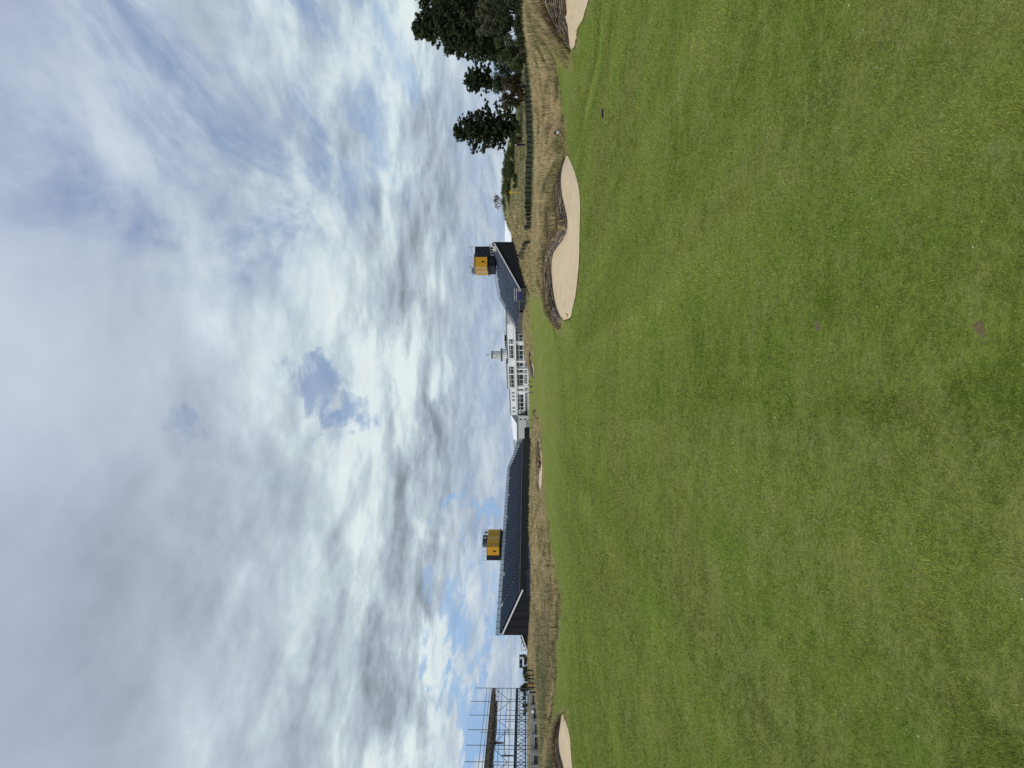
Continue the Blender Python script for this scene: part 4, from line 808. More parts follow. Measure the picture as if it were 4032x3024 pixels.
# ------------------------------------------------------------------ scaffolding on the left
sf = thing('scaffold_frame', 'half-built scaffolding grandstand frame with brown decks at the left edge', 'scaffolding', (-51, 114, 0))
py_ = [2709, 2761.5, 2815.6, 2873, 2934, 2999, 3066, 3135]; tops = [1872, 1855, 1848, 1842, 1836, 1830, 1824, 1818]
Dp = [125, 120.5, 116, 112, 108, 104, 100.4, 97]; line = []
for y, t, D in zip(py_, tops, Dp):
    q = PY(y, t, D); g = hz_(q.x, q.y); line.append((Vector((q.x, q.y, g)), q.z)); mb = MB(); mb.tube((q.x, q.y, g - .2), (q.x, q.y, q.z), .055, .055, 6); mb.build('standard_pole', 'galv', sf)
inw = Vector((-1, -.05, 0)).normalized(); Z = lambda q, z: Vector((q.x, q.y, z))
ztop = [PY(y, v, D).z for y, v, D in zip(py_, (1934, 1932, 1930, 1927, 1924, 1919, 1917, 1916), Dp)]
for i in range(len(line) - 1):
    a, b = line[i][0], line[i + 1][0]; a = Vector((a.x, a.y, 0)); b = Vector((b.x, b.y, 0))
    for z in (1.85, 3.15, 4.1, 4.75, 5.6, 7.6, 8.1): mb = MB(); mb.tube(Z(a, z), Z(b, z), .04); mb.build('ledger', 'galv', sf)
    for (z0, z1) in ((4.2, 6.8), (0.4, 3.0)): mb = MB(); mb.tube(Z(a, z0 if i % 2 else z1), Z(b, z1 if i % 2 else z0), .04); mb.build('brace', 'galv', sf)
    for z in (1.85, 3.2, 6.9):        # cross tubes and inner row
        mb = MB(); mb.tube(Z(a, z), Z(a + inw * 5, z), .04); mb.build('transom', 'galv', sf)
    # decks as boards, each board its own piece
    for k in range(7):
        o = inw * (k * .72); mb = MB(); zt0 = 7.25 + k * .07; mb.add([Z(a + o, zt0), Z(b + o, zt0 - .02), Z(b + o + inw * .66, zt0), Z(a + o + inw * .66, zt0), Z(a + o, zt0 + .09), Z(b + o, zt0 + .07), Z(b + o + inw * .66, zt0 + .09), Z(a + o + inw * .66, zt0 + .09)], [(0, 3, 2, 1), (4, 5, 6, 7), (0, 1, 5, 4), (1, 2, 6, 5), (2, 3, 7, 6), (3, 0, 4, 7)]); mb.build('deck_board', 'brown', sf)
    for k in range(4):
        o = inw * (k * 1.25); mb = MB(); mb.obox(Z(a + o, 3.2), (b - a), inw * 1.2, (0, 0, .12)); mb.build('deck_board', 'black', sf)
    mb = MB(); mb.obox(Z(a, 6.78), (b - a), inw * .12, (0, 0, .42)); mb.build('edge_beam', 'brown', sf)
    for k in range(1, 6):
        mb = MB(); mb.obox(Z(a + inw * k, 6.5 + random.uniform(-.15, .15)), (b - a), inw * .14, (0, 0, random.uniform(.2, .45))); mb.build('ladder_beam', random.choice(('brown', 'brown', 'deck')), sf)
    for k in range(6):
        p0 = a + (b - a) * (k + .5) / 6; mb = MB(); mb.bar(Z(p0, 6.72), Z(p0 + inw * 5, 6.95), .09, .12); mb.build('joist', random.choice(('brown', 'deck', 'galv')), sf)
    mb = MB(); mb.obox(Z(a, 2.98), (b - a), inw * .12, (0, 0, .42)); mb.build('edge_beam', 'black', sf)
    mb = MB(); mb.obox(Z(a, 1.72), (b - a), inw * .12, (0, 0, .14)); mb.build('edge_beam', 'black', sf)
    # lattice between the lower beams and under the upper deck
    n = 4
    for k in range(n):
        p0, p1 = a + (b - a) * k / n, a + (b - a) * (k + 1) / n; mb = MB(); mb.tube(Z(p0, 1.85), Z(p1, 2.95), .035); mb.tube(Z(p0, 2.95), Z(p1, 1.85), .035); mb.build('lattice', 'dark', sf)
    for k in range(3):
        p0, p1 = a + (b - a) * k / 3, a + (b - a) * (k + 1) / 3; mb = MB(); mb.tube(Z(p0, 6.8), Z(p1, 6.15), .035); mb.tube(Z(p1, 6.15), Z(p1, 6.8), .035); mb.build('truss_web', 'galv', sf)
    mb = MB(); mb.tube(Z(a, 6.15), Z(b, 6.15), .045); mb.build('truss_chord', 'galv', sf)
for i in range(len(line)):
    q = line[i][0] + inw * 5; g = hz_(q.x, q.y); mb = MB(); mb.tube(Z(q, g - .2), Z(q, 7.4 if i else 6), .05); mb.build('standard_pole', 'galv', sf)
for i, (y, t) in enumerate(((2754, 1996), (2797, 1998), (2841, 1988), (2883, 1890))):
    q = PY(y, t, 138 - i * 4); g = hz_(q.x, q.y); mb = MB(); mb.tube(Z(q, g - .2), q, .05); mb.build('standard_pole', 'galv', sf)
a, b = PY(2700, 2043, 140), PY(2900, 2033, 124)
for z in (2.9, 4.6): mb = MB(); mb.tube(Z(a, z), Z(b, z), .045); mb.build('ledger', 'galv', sf)
# caged water tanks standing under the scaffold
def tank(label, q, w, h, grp, tone):
    root = thing('water_tank', label, 'water tank', tuple(q), grp); d = 1.1; r = .16; mb = MB(); pr = []
    for (cx, cz, t0) in ((w / 2 - r, h - r, 0), (-w / 2 + r, h - r, 90)):
        for k in range(4): t = math.radians(t0 + 30 * k); pr.append(Vector((cx + r * math.cos(t), 0, cz + r * math.sin(t))))
    pr = [Vector((w / 2, 0, .12))] + pr + [Vector((-w / 2, 0, .12))]
    mb.prism([p + q for p in pr], (0, d, 0)); mb.build('tank', 'poly', root)
    mb = MB(); n = 6
    for k in range(n + 1): x = -w / 2 + w * k / n; mb.bar(q + Vector((x, -.03, .1)), q + Vector((x, -.03, h)), .03)
    for k in range(5): z = .12 + (h - .15) * k / 4; mb.bar(q + Vector((-w / 2, -.035, z)), q + Vector((w / 2, -.035, z)), .03)
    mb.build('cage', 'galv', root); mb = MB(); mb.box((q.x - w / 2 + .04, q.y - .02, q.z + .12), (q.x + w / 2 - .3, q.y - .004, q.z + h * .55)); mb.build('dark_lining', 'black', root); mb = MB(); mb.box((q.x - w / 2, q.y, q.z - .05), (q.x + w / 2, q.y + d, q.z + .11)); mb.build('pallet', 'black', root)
    mb = MB(); mb.box((q.x - .12, q.y - .06, q.z + h * .45), (q.x + .22, q.y - .045, q.z + h * .78)); mb.build('data_plate', 'wtent', root) if tone else None
    return root
tl = ['caged grey water tank at the right end of the row under the scaffolding', 'caged grey water tank with a white plate, second from the right under the scaffolding', 'caged grey water tank, third from the right under the scaffolding', 'caged grey water tank, fourth from the right, below the seated worker', 'caged grey water tank, fifth from the right, below the standing worker', 'caged grey water tank cut by the left edge under the scaffolding']
for i, (y0, y1) in enumerate(((2728, 2780), (2783, 2838), (2842, 2896), (2899, 2958), (2966, 3016), (3020, 3078))):
    D = 101 - i * .9; a, b = PY(y0, 2123, D), PY(y1, 2123, D); x = (a.x + b.x) / 2; g = hz_(x, D)
    tank(tl[i], Vector((x, D + (i % 2) * .5, max(g, PY(y0, 2126, D).z))), abs(a.x - b.x) * .93, 1.15 + .03 * i, 'caged water tanks under the scaffolding', i == 1)
# ------------------------------------------------------------------ people
def person(label, q, pose, H=1.76, face=0.0, top='cloth1', bot='cloth1', hair='hair', extra=None):
    """one continuous skinned body; clothing regions by material"""
    root = thing('person', label, 'person', tuple(q)); s = H / 1.76; J = dict(pel=(0, 0, .95), sp=(0, 0, 1.2), ch=(0, 0, 1.40), nk=(0, 0, 1.52), hd=(0, -.01, 1.64), ht=(0, 0, 1.74))
    for sd_, k in ((-1, 'l'), (1, 'r')):
        J['hip' + k] = (.10 * sd_, 0, .90); J['kn' + k] = (.12 * sd_, -.02, .50); J['an' + k] = (.12 * sd_, .02, .09); J['to' + k] = (.13 * sd_, -.17, .04)
        J['sh' + k] = (.19 * sd_, 0, 1.42); J['el' + k] = (.25 * sd_, .02, 1.14); J['wr' + k] = (.27 * sd_, -.06, .90); J['ha' + k] = (.27 * sd_, -.09, .80)
    J.update(pose); names = list(J); bm_v = [Vector(J[n]) * s for n in names]
    ed = [('pel', 'sp'), ('sp', 'ch'), ('ch', 'nk'), ('nk', 'hd'), ('hd', 'ht')]
    for k in 'lr': ed += [('pel', 'hip' + k), ('hip' + k, 'kn' + k), ('kn' + k, 'an' + k), ('an' + k, 'to' + k), ('ch', 'sh' + k), ('sh' + k, 'el' + k), ('el' + k, 'wr' + k), ('wr' + k, 'ha' + k)]
    rad = dict(pel=.15, sp=.13, ch=.16, nk=.06, hd=.105, ht=.07)
    for k in 'lr': rad.update({'hip' + k: .10, 'kn' + k: .065, 'an' + k: .045, 'to' + k: .04, 'sh' + k: .075, 'el' + k: .048, 'wr' + k: .034, 'ha' + k: .04})
    me = bpy.data.meshes.new('body'); rot = Matrix.Rotation(face, 4, 'Z'); me.from_pydata([rot @ v + Vector(q) for v in bm_v], [(names.index(a), names.index(b)) for a, b in ed], []); me.update()
    me.materials.append(MT[top]); o = link('body', me, root); md = o.modifiers.new('skin', 'SKIN'); md.use_smooth_shade = True
    for i, n in enumerate(names): me.skin_vertices[0].data[i].radius = (rad[n] * s,) * 2
    me.skin_vertices[0].data[0].use_root = True; o.modifiers.new('sub', 'SUBSURF').levels = 1
    def ball(nm, c, r, m, sz=1.0):
        bm = bmesh.new(); bmesh.ops.create_uvsphere(bm, u_segments=10, v_segments=7, radius=r); me2 = bpy.data.meshes.new(nm)
        for v in bm.verts: v.co = rot @ Vector((v.co.x, v.co.y, v.co.z * sz)) + c
        bm.to_mesh(me2); bm.free(); me2.materials.append(MT[m]); me2.polygons.foreach_set('use_smooth', [True] * len(me2.polygons)); return link(nm, me2, root)
    hd = rot @ (Vector(J['hd']) * s) + Vector(q); ball('face', hd + rot @ Vector((0, -.03, 0)), .105 * s, 'skin', 1.15); ball('hair', hd + rot @ Vector((0, .025, .04)), .115 * s, hair, 1.0)
    for k in 'lr':
        mb = MB(); pts = [rot @ (Vector(J[n + k]) * s) + Vector(q) for n in ('hip', 'kn', 'an')]; mb.tube(pts[0], pts[1], .115 * s, .085 * s, 8); mb.tube(pts[1], pts[2], .085 * s, .065 * s, 8); mb.build('trouser_leg', bot, root, True)
        c = rot @ (Vector(J['ha' + k]) * s) + Vector(q); ball('hand', c, .05 * s, 'skin')
    return root
q = P(2454, 2060, 126); q = Vector((q.x, 126, hz_(q.x, 126))); person('person in dark clothes and white cap standing on the dune beneath the pine', q, {}, 1.8, .5, 'cloth1', 'cloth1', 'cap')
q = PY(2976, 2030, 105.5); q.z = 3.33; q.x = line[5][0].x - .6; q.x = PY(2976, 2030, 105.5).x
person('worker in grey top and dark trousers standing on the lower scaffold deck', q, dict(elr=(.30, -.12, 1.2), wrr=(.30, -.38, 1.3), har=(.3, -.46, 1.33)), 1.75, 1.9, 'cloth3', 'cloth1')
q = PY(2926, 1985, 108.5); q.z = EYE + (HZ - 1983.5) * 108.5 / F
person('worker in dark red top on the upper scaffold platform, left part of the photo', q, dict(nk=(0, -.10, 1.46), hd=(0, -.16, 1.56), ht=(0, -.18, 1.66), wrl=(-.25, -.3, 1.05), hal=(-.24, -.37, 1.02)), 1.7, 1.2, 'cloth2', 'trous')
mb = MB(); a, b = PY(2872, 1984.5, 112), PY(2934, 1984.5, 108); mb.obox((a.x, a.y, EYE + (HZ - 1985) * 110 / F - .1), (b - a) * Vector((1, 1, 0)) if False else Vector((b.x - a.x, b.y - a.y, 0)), inw * 1.0, (0, 0, .08)); mb.build('working_platform', 'black', sf)
gl = [(1505, 236, 'person in dark clothes bending on the far lawn before the clubhouse, nearest its centre', dict(sp=(0, -.12, 1.12), ch=(0, -.34, 1.2), nk=(0, -.45, 1.22), hd=(0, -.56, 1.22), ht=(0, -.64, 1.2), shl=(-.19, -.34, 1.2), shr=(.19, -.34, 1.2), ell=(-.22, -.4, .95), elr=(.22, -.4, .95), wrl=(-.2, -.45, .72), wrr=(.2, -.45, .72), hal=(-.2, -.46, .64), har=(.2, -.46, .64)), 1.5),
      (1520, 238, 'person in dark clothes crouching on the far lawn to the left of the bending one', dict(pel=(0, .1, .5), sp=(0, -.05, .72), ch=(0, -.2, .9), nk=(0, -.26, 1.02), hd=(0, -.3, 1.12), ht=(0, -.32, 1.22), hipl=(-.1, .08, .48), hipr=(.1, .08, .48), knl=(-.13, -.3, .5), knr=(.13, -.3, .5), shl=(-.19, -.2, .92), shr=(.19, -.2, .92), ell=(-.22, -.35, .7), elr=(.22, -.35, .7), wrl=(-.2, -.5, .55), wrr=(.2, -.5, .55), hal=(-.2, -.55, .5), har=(.2, -.55, .5)), -1.3),
      (1545, 242, 'person in pale clothes on the far lawn, leftmost of the three there', {}, 2.6)]
for i, (y, D, lab, pose, fa) in enumerate(gl):
    g = ground_at(3024 - y, D); person(lab, g, pose, 1.75, fa, 'cloth1' if i < 2 else 'cloth3', 'cloth1' if i < 2 else 'trous')
# ------------------------------------------------------------------ fences, stakes, boards
def net_fence(name, label, pts, nsub, post='black', net='net', h=1.15):
    root = thing(name, label, 'fence', tuple(pts[0])); P_ = []
    for i in range(len(pts) - 1):
        for k in range(nsub[i]): P_.append(pts[i].lerp(pts[i + 1], k / nsub[i]))
    P_.append(pts[-1])
    for i, p in enumerate(P_):
        p0 = Vector((p.x, p.y, hz_(p.x, p.y))); P_[i] = p0; mb = MB(); tp = p0 + Vector((random.gauss(0, .04), 0, h)); mb.bar(p0 - Vector((0, 0, .2)), tp, random.choice((.12, .16, .22)), .1); mb.build('post', post, root)
        P_[i] = (p0, tp)
    for i in range(len(P_) - 1):
        (a0, a1), (b0, b1) = P_[i], P_[i + 1]; mb = MB(); mb.bar(a1, b1, .06); mb.build('rail', 'dark', root)
        if net: mb = MB(); mb.prism([a0 + Vector((0, .03, .05)), b0 + Vector((0, .03, .05)), b1 + Vector((0, .03, -.04)), a1 + Vector((0, .03, -.04))], (0, .015, 0)); mb.build('net_panel', net, root)
    return root
fp = [ground_at(3024 - y, D) for y, D in ((255, 104), (300, 106), (400, 108), (500, 110), (600, 111), (700, 113), (760, 114), (800, 115), (845, 112))]
net_fence('net_fence', 'long post fence hung with dark green netting below the dune on the right', fp, [3, 5, 5, 5, 5, 3, 3, 3])
net_fence('step_rail', 'dark curving handrail beside dune steps left of the netting fence', [ground_at(3024 - y, D) for y, D in ((848, 112), (866, 111), (880, 117), (902, 124))], [3, 3, 4], net=None)
net_fence('step_rail', 'dark handrail of steps climbing to the black end of the right grandstand', [ground_at(3024 - y, D) for y, D in ((950, 120), (962, 133), (985, 150), (1005, 163), (1018, 166))], [3, 4, 3, 2], net=None)
def stakeat(y, Vb, Vt, label, lean=0):
    g = hit(3024 - y, Vb); h = (Vb - Vt) * g.y / F; root = MB(); root.tube(g - Vector((0, 0, .1)), g + Vector((lean, 0, h)), .028 * max(1, g.y / 50), .024 * max(1, g.y / 50), 8)
    o = root.build('rope_stake', 'stake', None, True, label=label, category='stake', group='brown stakes in the left rough')
    return o
stakeat(2176, 2158, 2135, 'thin brown stake in the left rough, right one of the close pair'); stakeat(2182, 2157, 2134, 'thin brown stake in the left rough, left one of the close pair')
stakeat(2227, 2175, 2150, 'thin brown stake in the left rough just left of the close pair'); stakeat(2322, 2184, 2159, 'thin brown stake below the near end of the long grandstand')
stakeat(2470, 2200, 2169, 'tall brown stake at the fairway edge below the grandstand corner'); stakeat(2762, 2186, 2168, 'leaning brown stake at the right tip of the left bunker', -.25)
stakeat(1617, 2110, 2096, 'distant stake on the low ridge before the clubhouse, right of four'); stakeat(1622, 2106, 2096, 'distant stake on the low ridge before the clubhouse, second from right'); stakeat(1634, 2106, 2096, 'distant stake on the low ridge before the clubhouse, third from right'); stakeat(1645, 2120, 2107, 'distant stake on the low ridge before the clubhouse, left of four')
bd = panel('scoreboard', 2578, 2630, 2045, 2057, 190, 'black', 'long black board on posts with round pale emblem, left of the long grandstand', 'board')
for (y, r, m) in ((2591, .32, 'emblem'), (2616, .26, 'grey')):
    q = PY(y, 2051, 189.9); mb = MB(); mb.disc((q.x, q.y, q.z), Vector((1, 0, 0)), Vector((0, 0, 1)), r, 14, .05); mb.build('emblem', m, bd)
# low dark post rail under the far left trees
net_fence('post_rail', 'dark post and rail fence behind the tan grass left of the long grandstand', [ground_at(3024 - y, D) for y, D in ((2640, 92), (2725, 88))], [5], net=None, h=.8)
# orange barrier
q = ground_at(3024 - 2699, 112); ob = thing('safety_barrier', 'small orange plastic barrier beside the right end of the water tanks', 'barrier', tuple(q)); mb = MB(); mb.prism([q + Vector(v) for v in ((-.25, 0, .1), (.25, 0, .1), (.18, 0, .75), (-.18, 0, .75))], (0, .25, 0)); mb.build('panel', 'orange', ob); mb = MB(); mb.box((q.x - .5, q.y - .2, q.z), (q.x + .5, q.y + .4, q.z + .12)); mb.build('foot', 'dark', ob)
# white tent right, behind the dune
wt = thing('white_tent', 'plain white tent wall and roof rising behind the dune beside the right grandstand', 'tent', (52, 240, 3)); a, b = PY(968, 1989, 240), PY(868, 1989, 240)
mb = MB(); mb.box((a.x, 240, 3), (b.x + 2, 262, EYE + (HZ - 2015) * 240 / F)); mb.build('wall', 'wtent', wt)
mb = MB(); mb.add([(a.x, 239.7, EYE + (HZ - 2014) * 240 / F), (b.x + 2, 239.7, EYE + (HZ - 2014) * 240 / F), (b.x + 2, 251, EYE + (HZ - 1988) * 251 / F), (a.x, 251, EYE + (HZ - 1988) * 251 / F), (b.x + 2, 262.3, EYE + (HZ - 2014) * 240 / F), (a.x, 262.3, EYE + (HZ - 2014) * 240 / F)], [(0, 1, 2, 3), (3, 2, 4, 5), (0, 3, 5), (1, 4, 2)]); mb.build('roof', 'wtent', wt)
mb = MB(); mb.box((a.x, 239.4, EYE + (HZ - 2018) * 240 / F), (b.x - 2, 239.69, EYE + (HZ - 2014.5) * 240 / F)); mb.build('gutter', 'dark', wt)
# yellow standard on the dune
q = hit(3024 - 757, 2060); ys_ = thing('yellow_sign_post', 'thin pole with a yellow cross-shaped sign on the dune above the netting fence', 'sign', tuple(q)); s_ = q.y / F
mb = MB(); mb.tube(q, q + Vector((0, 0, 50 * s_)), .05); mb.build('pole', 'signy', ys_)
mb = MB(); mb.box((q.x - 3 * s_, q.y - .06, q.z + 38 * s_), (q.x + 3 * s_, q.y + .06, q.z + 54 * s_)); mb.box((q.x - 8 * s_, q.y - .05, q.z + 44 * s_), (q.x + 7 * s_, q.y + .05, q.z + 49 * s_)); mb.build('sign_board', 'signy', ys_)
# marker blocks lying in the rough between the bunkers
def chunk(y, V, D, w, h, m1, m2, label, split=.5, tilt=0.0):
    g = hit(3024 - y, V); s = g.y / F; root = thing('distance_marker', label, 'marker', tuple(g), 'black and white markers in the rough'); W, H = w * s, h * s; t = math.tan(tilt)
    for i, (m, z0, z1, nm) in enumerate(((m1, 0, split, 'lower_block'), (m2, split, 1, 'upper_block'))):
        mb = MB(); c = [Vector((-W / 2 + t * H * z0, 0, H * z0)), Vector((W / 2 + t * H * z0, 0, H * z0)), Vector((W / 2 + t * H * z1, 0, H * z1)), Vector((-W / 2 + t * H * z1, 0, H * z1))]; mb.prism([g + Vector((0, -.35, .04)) + v for v in c], (0, W * .6, 0)); mb.build(nm, m, root)
chunk(530, 2205, 0, 8, 21, 'wtent', 'black', 'larger black-topped white marker in the rough between the two right bunkers', .55, -.1)
chunk(522, 2200, 0, 7, 9, 'black', 'dark', 'small black marker block just right of the white one', .5, .1)
chunk(541, 2214, 0, 5, 6, 'black', 'wtent', 'small marker, half white half black, left of and below the larger one', .5, 0)
g = hit(3024 - 560, 2221); mb = MB(); s = g.y / F; mb.tube(g + Vector((-8 * s, -.3, .05)), g + Vector((3 * s, -.3, .07)), .014, .018); mb.tube(g + Vector((3 * s, -.3, .07)), g + Vector((8 * s, -.3, .13)), .016, .01); mb.tube(g + Vector((3 * s, -.3, .07)), g + Vector((8 * s, -.3, .02)), .016, .01)
mb.build('forked_stick', mat('pale_wood', (.42, .40, .27), .8, .2, 9), None, label='pale forked stick lying in the grass near the black and white markers', category='stick')
# black strip on the fairway
g = hit(2580, 2377); mb = MB(); s = g.y / F; n = 8; pts = [g + Vector(((-20 + 36 * i / n) * s, .01 * math.sin(i), .022)) for i in range(n + 1)]
for i in range(n): mb.bar(pts[i], pts[i + 1] + Vector((.003, 0, 0)), .05, (.012, .03, .035, .03, .026, .03, .022, .012)[i])
mb.build('rubber_strip', 'black', None, label='short black strip lying on the mown turf in front of the two right bunkers', category='strip')
# twigs at the left tip of the main bunker
g = PY(1242, 2236, 29.0); g.z = .04; mb = MB()
for k in range(7): t = random.uniform(0, 6.28); mb.tube(g + Vector((random.uniform(-.03, .03), 0, .02)), g + Vector((.10 * math.cos(t), .05 * math.sin(t), random.uniform(.03, .16))), .008, .004, 5)
mb.build('dry_weed', 'twig', None, label='small dry weed standing in the sand at the left tip of the largest bunker', category='weed')
# ------------------------------------------------------------------ trees and bushes
def leafmass(cl, per, size, cols, seed=0, up=.35, flat=.6):
    """cl: list of (centre, radius); returns triangles spread through the clumps"""
    V, T = [], []; cen = np.array([tuple(c) for c, r in cl]); rad = np.array([r for c, r in cl]); k = len(cl)
    ix = np.repeat(np.arange(k), np.maximum(4, (per * (rad / rad.mean()) ** 2).astype(int))); n = len(ix)
    d = RNG.normal(0, 1, (n, 3)); d /= np.linalg.norm(d, axis=1)[:, None]; r = RNG.uniform(.25, 1, n) ** .6
    p = cen[ix] + d * (rad[ix] * r)[:, None] * np.array([1, 1, flat]); u = RNG.normal(0, 1, (n, 3)); u[:, 2] += up * 2; u /= np.linalg.norm(u, axis=1)[:, None]; w = np.cross(u, RNG.normal(0, 1, (n, 3))); w /= np.linalg.norm(w, axis=1)[:, None]
    s = size * RNG.uniform(.6, 1.4, n)[:, None]; v = np.stack([p - w * s * .38, p + w * s * .38, p + u * s * 1.2], 1)
    base = cols[0] * (1 - 0) + 0; mixc = np.clip(RNG.normal(.45, .28, k)[ix] + RNG.normal(0, .15, n), 0, 1)[:, None]; c = cols[0][None] * (1 - mixc) + cols[1][None] * mixc
    return v.reshape(-1, 3), np.arange(n * 3).reshape(-1, 3), np.repeat(c * (1 + RNG.normal(0, .2, (n, 1))), 3, 0)
PG = (np.array([.016, .034, .018]), np.array([.092, .118, .050])); GG = (np.array([.06, .075, .04]), np.array([.14, .155, .09])); BG = (np.array([.05, .045, .022]), np.array([.11, .085, .04])); HG = (np.array([.045, .065, .025]), np.array([.12, .15, .06]))
def pine(label, outline, D, trunkU, Vb, nlimb=26, per=150, seed=1, size=.34, cols=PG, wfac=1.0, gap=.0, cname='crown'):
    """outline: list of (V, Uleft, Uright) from the top down: the reach of the limbs at each height"""
    rnd = random.Random(seed); s = D / F; gx = (trunkU - CX) * s; base = Vector((gx, D, hz_(gx, D) - .2)); top = P(trunkU, outline[0][0], D).z
    root = thing('pine_tree', label, 'tree', tuple(base), 'pines behind the dune fence'); mb = MB(); pts = []; H = top - base.z; n = 9
    for i in range(n + 1): t = i / n; pts.append(base + Vector((math.sin(t * 3 + seed) * .25, math.cos(t * 2 + seed) * .2, H * t * .97)))
    r0 = .028 * H
    for i in range(n): mb.tube(pts[i], pts[i + 1], r0 * (1 - i / n) + .03, r0 * (1 - (i + 1) / n) + .03, 8, False)
    mb.build('trunk', 'bark', root, True); clumps = []; lm = MB(); Vs = [o[0] for o in outline]
    def reach(V):
        for i in range(len(outline) - 1):
            if outline[i][0] <= V <= outline[i + 1][0]:
                t = (V - outline[i][0]) / (outline[i + 1][0] - outline[i][0]); return [outline[i][j] * (1 - t) + outline[i + 1][j] * t for j in (1, 2)]
        return outline[-1][1:]
    for i in range(nlimb):
        t = (i + rnd.random() * .6) / nlimb; V = Vs[0] + (Vs[-1] - Vs[0]) * t; l, r = reach(V); z = P(trunkU, V, D).z; ti = min(1, max(0, (z - base.z) / H)); j = min(n - 1, int(ti * n * .93)); st = pts[j].lerp(pts[j + 1], .3)
        for ang in (rnd.uniform(-.5, .3), rnd.uniform(.2, .9), math.pi + rnd.uniform(-.5, .3), math.pi + rnd.uniform(.2, .9), rnd.uniform(1, 2.1), -rnd.uniform(1, 2.1)):
            c = math.cos(ang); ln = ((r - trunkU) if c > 0 else (trunkU - l)) * s * (abs(c) * .92 + (1 - abs(c)) * .7) * rnd.uniform(.66, 1.14)
            if ln < .15: ln = .4
            en = Vector((pts[j].x, D, 0)) + Vector((c * ln, math.sin(ang) * ln * .8, 0)); en.z = z + ln * .16 + rnd.uniform(-.3, .35); st2 = Vector((st.x, st.y, z - ln * .18))
            lm.tube(st2, en, .05 + ln * .008, .02, 4, False); m_ = max(2, int(ln / .5))
            for k in range(m_):
                if rnd.random() < gap: continue
                q = st2.lerp(en, (k + .75) / m_); 
                for _ in range(3): cr = (.14 + .20 * rnd.random()) * (1.2 - .4 * k / m_) * wfac; clumps.append((q + Vector((rnd.gauss(0, .34), rnd.gauss(0, .34), rnd.gauss(.10, .15))), cr))
                if rnd.random() < .5: q2 = q + Vector((rnd.gauss(0, .2), rnd.gauss(0, .2), .25)); clumps += [(q2, .13), (q2 + Vector((0, 0, .18)), .10), (q2 + Vector((0, 0, .34)), .07)]
    lm.build('limbs', 'bark', root); v, f, t = leafmass(clumps, per, size, cols, seed, .5, .55); np_mesh(cname, v, f, LEAF, t, parent=root); return root
pine('free-standing dark pine on the dune, leftmost of the pines', [(1797, 2495, 2515), (1812, 2478, 2545), (1835, 2450, 2575), (1860, 2425, 2600), (1885, 2412, 2615), (1905, 2420, 2622), (1925, 2415, 2628), (1950, 2425, 2630), (1980, 2440, 2625), (2010, 2455, 2640), (2035, 2470, 2640)], 133, 2517, 2060, 17, 60, 3, .17, gap=.15)
pine('slender pine with open crown between the leftmost pine and the big pines', [(1838, 2690, 2735), (1850, 2655, 2755), (1880, 2640, 2770), (1905, 2650, 2780), (1925, 2660, 2770), (1945, 2650, 2760)], 140, 2705, 2050, 9, 60, 5, .17, gap=.15)
pine('tallest dark pine at the right edge, its top highest of all', [(1634, 2905, 2935), (1655, 2885, 2970), (1690, 2870, 3010), (1735, 2845, 3060), (1790, 2830, 3080), (1850, 2800, 3080), (1910, 2790, 3080), (1960, 2800, 3080), (2000, 2830, 3080)], 112, 2925, 2050, 27, 50, 8, .19, gap=.08)
pine('big dark pine beside the tallest one, leaning crown towards the left', [(1755, 2840, 2870), (1775, 2800, 2890), (1810, 2790, 2900), (1850, 2775, 2910), (1890, 2765, 2900), (1925, 2790, 2900), (1960, 2760, 2900), (1990, 2770, 2900)], 120, 2840, 2050, 16, 50, 12, .18, gap=.08)
pine('big dark pine cut by the right edge of the photo', [(1660, 3010, 3070), (1700, 2990, 3140), (1760, 2960, 3180), (1850, 2950, 3190), (1950, 2930, 3200), (2010, 2950, 3200)], 122, 3060, 2050, 22, 36, 14, .21)
def bush(label, spots, D, size=.22, cols=GG, per=120, name='bush', cat='bush', grp=None, stem='bark', depth=1.0):
    """spots: (U, V, radius in photo pixels)"""
    s = D / F; cs = [(P(U, V, D) + Vector((0, random.gauss(0, r * s * .5 * depth), 0)), r * s) for (U, V, r) in spots]
    gx = sum(c.x for c, r in cs) / len(cs); base = Vector((gx, D, hz_(gx, D))); root = thing(name, label, cat, tuple(base), grp); mb = MB()
    for c, r in cs:
        b0 = Vector((gx + (c.x - gx) * .5, D, base.z - .1)); mb.tube(b0, c, .06, .02, 5, False)
    mb.build('stems', stem, root); v, f, t = leafmass(cs, per, size, cols, 0, .2, .85); np_mesh('foliage', v, f, LEAF, t, parent=root); return root
rb = random.Random(5)
def cloudspots(U0, U1, V0, V1, n, r0, r1): return [(rb.uniform(U0, U1), rb.uniform(V0, V1), rb.uniform(r0, r1)) for _ in range(n)]
bush('grey-green buckthorn bush in front of the tallest pine at the right edge', cloudspots(2900, 3024, 1880, 1960, 26, 12, 22), 104, .16, GG, 260, grp='bushes under the pines')
bush('dense dark bush at the foot of the tallest pine by the right edge', cloudspots(2850, 3040, 1965, 2078, 50, 14, 26), 103, .18, PG, 240, grp='bushes under the pines')
bush('olive bush under the big pines, left of the dense dark one', cloudspots(2760, 2870, 1955, 2078, 40, 12, 22), 106, .16, HG, 240, grp='bushes under the pines')
bush('brown-green bush between the slender pine and the leftmost pine', cloudspots(2600, 2720, 1985, 2056, 34, 12, 20), 122, .16, BG, 240, grp='bushes under the pines')
bush('dark bush filling the gap below the slender pine', cloudspots(2670, 2800, 1950, 2050, 44, 12, 22), 128, .18, PG, 240, grp='bushes under the pines')
bush('low green shrub at the foot of the leftmost pine near the standing person', cloudspots(2450, 2520, 2015, 2045, 12, 8, 14), 131, .14, HG, 200, grp='bushes under the pines')
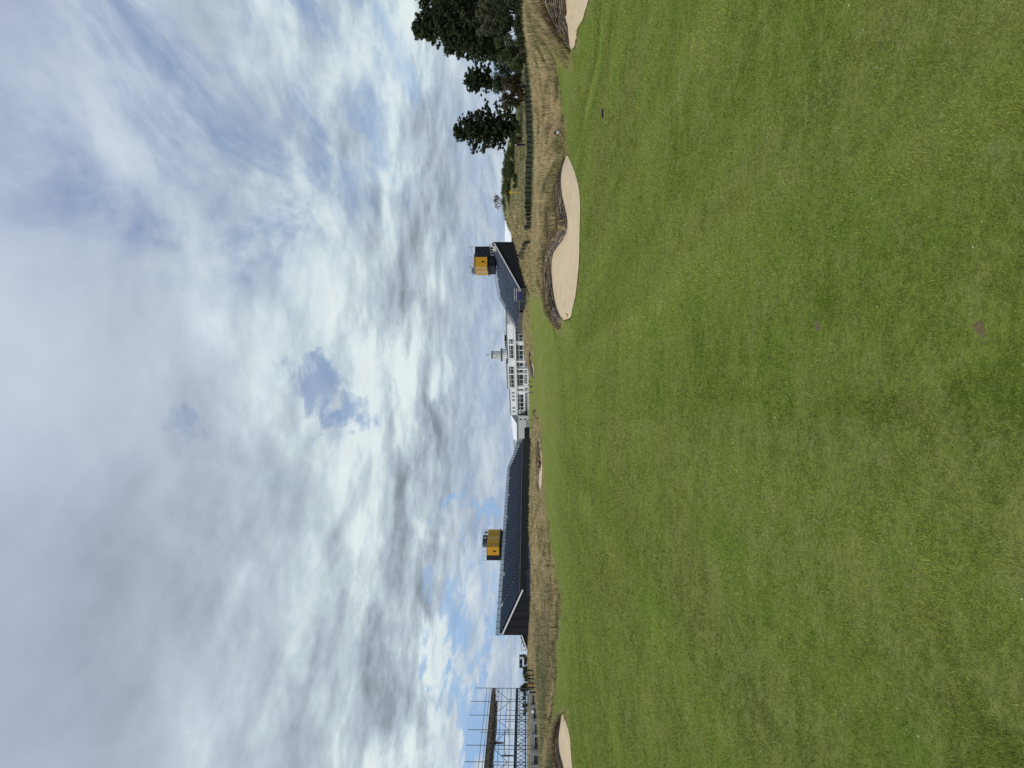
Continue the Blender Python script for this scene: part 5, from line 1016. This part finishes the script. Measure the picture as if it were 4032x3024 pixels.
bush('olive shrub thicket along the dune crest, right half', [(U, V, rb.uniform(10, 18)) for U, V in [(rb.uniform(2300, 2430), rb.uniform(1985, 2020)) for _ in range(26)]], 158, .2, HG, 220, grp='shrubs on the dune crest')
bush('olive shrub thicket along the dune crest, left half', [(U, V, rb.uniform(9, 16)) for U, V in [(rb.uniform(2190, 2300), rb.uniform(1984, 2006)) for _ in range(24)]], 160, .2, HG, 220, grp='shrubs on the dune crest')
bush('dark round shrub on the dune slope right of the yellow sign', cloudspots(2285, 2345, 2025, 2050, 12, 9, 14), 142, .16, PG, 200, grp='shrubs on the dune crest')
bush('broad olive shrub patch below the dune crest, right of the yellow sign', [(rb.uniform(2330, 2440), rb.uniform(2004, 2030), rb.uniform(9, 15)) for _ in range(26)], 149, .18, HG, 200, grp='shrubs on the dune crest')
bush('broad olive shrub patch below the dune crest, straight above the yellow sign', [(rb.uniform(2220, 2330), rb.uniform(1998, 2016), rb.uniform(8, 13)) for _ in range(22)], 153, .18, HG, 200, grp='shrubs on the dune crest')
# bare tree on the dune crest
def bare_tree(label, U, V, Vt, D):
    g = ground_at(U, D); s = D / F; root = thing('bare_tree', label, 'tree', tuple(g)); H = P(U, Vt, D).z - g.z; mb = MB(); rnd = random.Random(4)
    def grow_(p, d, ln, r, dep):
        q = p + d * ln; mb.tube(p, q, r, r * .65, 4, False)
        if dep == 0: return
        for k in range(3 if dep > 1 else 2):
            nd = (d + Vector((rnd.gauss(0, .45), rnd.gauss(0, .45), rnd.gauss(.1, .25)))).normalized(); grow_(q, nd, ln * rnd.uniform(.62, .85), r * .62, dep - 1)
    for k in range(6): a = rnd.uniform(0, 6.28); grow_(g + Vector((rnd.uniform(-.4, .4), 0, -.2)), Vector((math.cos(a) * .7, math.sin(a) * .4, 1)).normalized(), H * .30, .07, 5)
    mb.build('branches', 'bark2', root); return root
bare_tree('leafless grey tree standing up behind the dune crest', 3024 - 795, 1990, 1934, 166)
# far trees left
for i, (U0, U1, V0, V1, lab, D, cl_) in enumerate(((305, 330, 2052, 2078, 'dark spiky tree beside the right end pole of the scaffolding', 170, PG), (325, 400, 2063, 2076, 'low dark distant tree line crown left of the black board', 260, HG), (385, 450, 2061, 2075, 'distant rounded dark tree below the black board', 270, PG), (200, 300, 2062, 2074, 'distant dark trees seen through the scaffolding bottom', 280, PG))):
    bush(lab, [(rb.uniform(U0, U1), rb.uniform(V0, V1), rb.uniform(4, 8)) for _ in range(18 if i else 12)], D, .3, (cl_[0] * .9, cl_[1] * .8), 80, 'distant_tree', 'tree', 'distant trees on the left', 'bark')
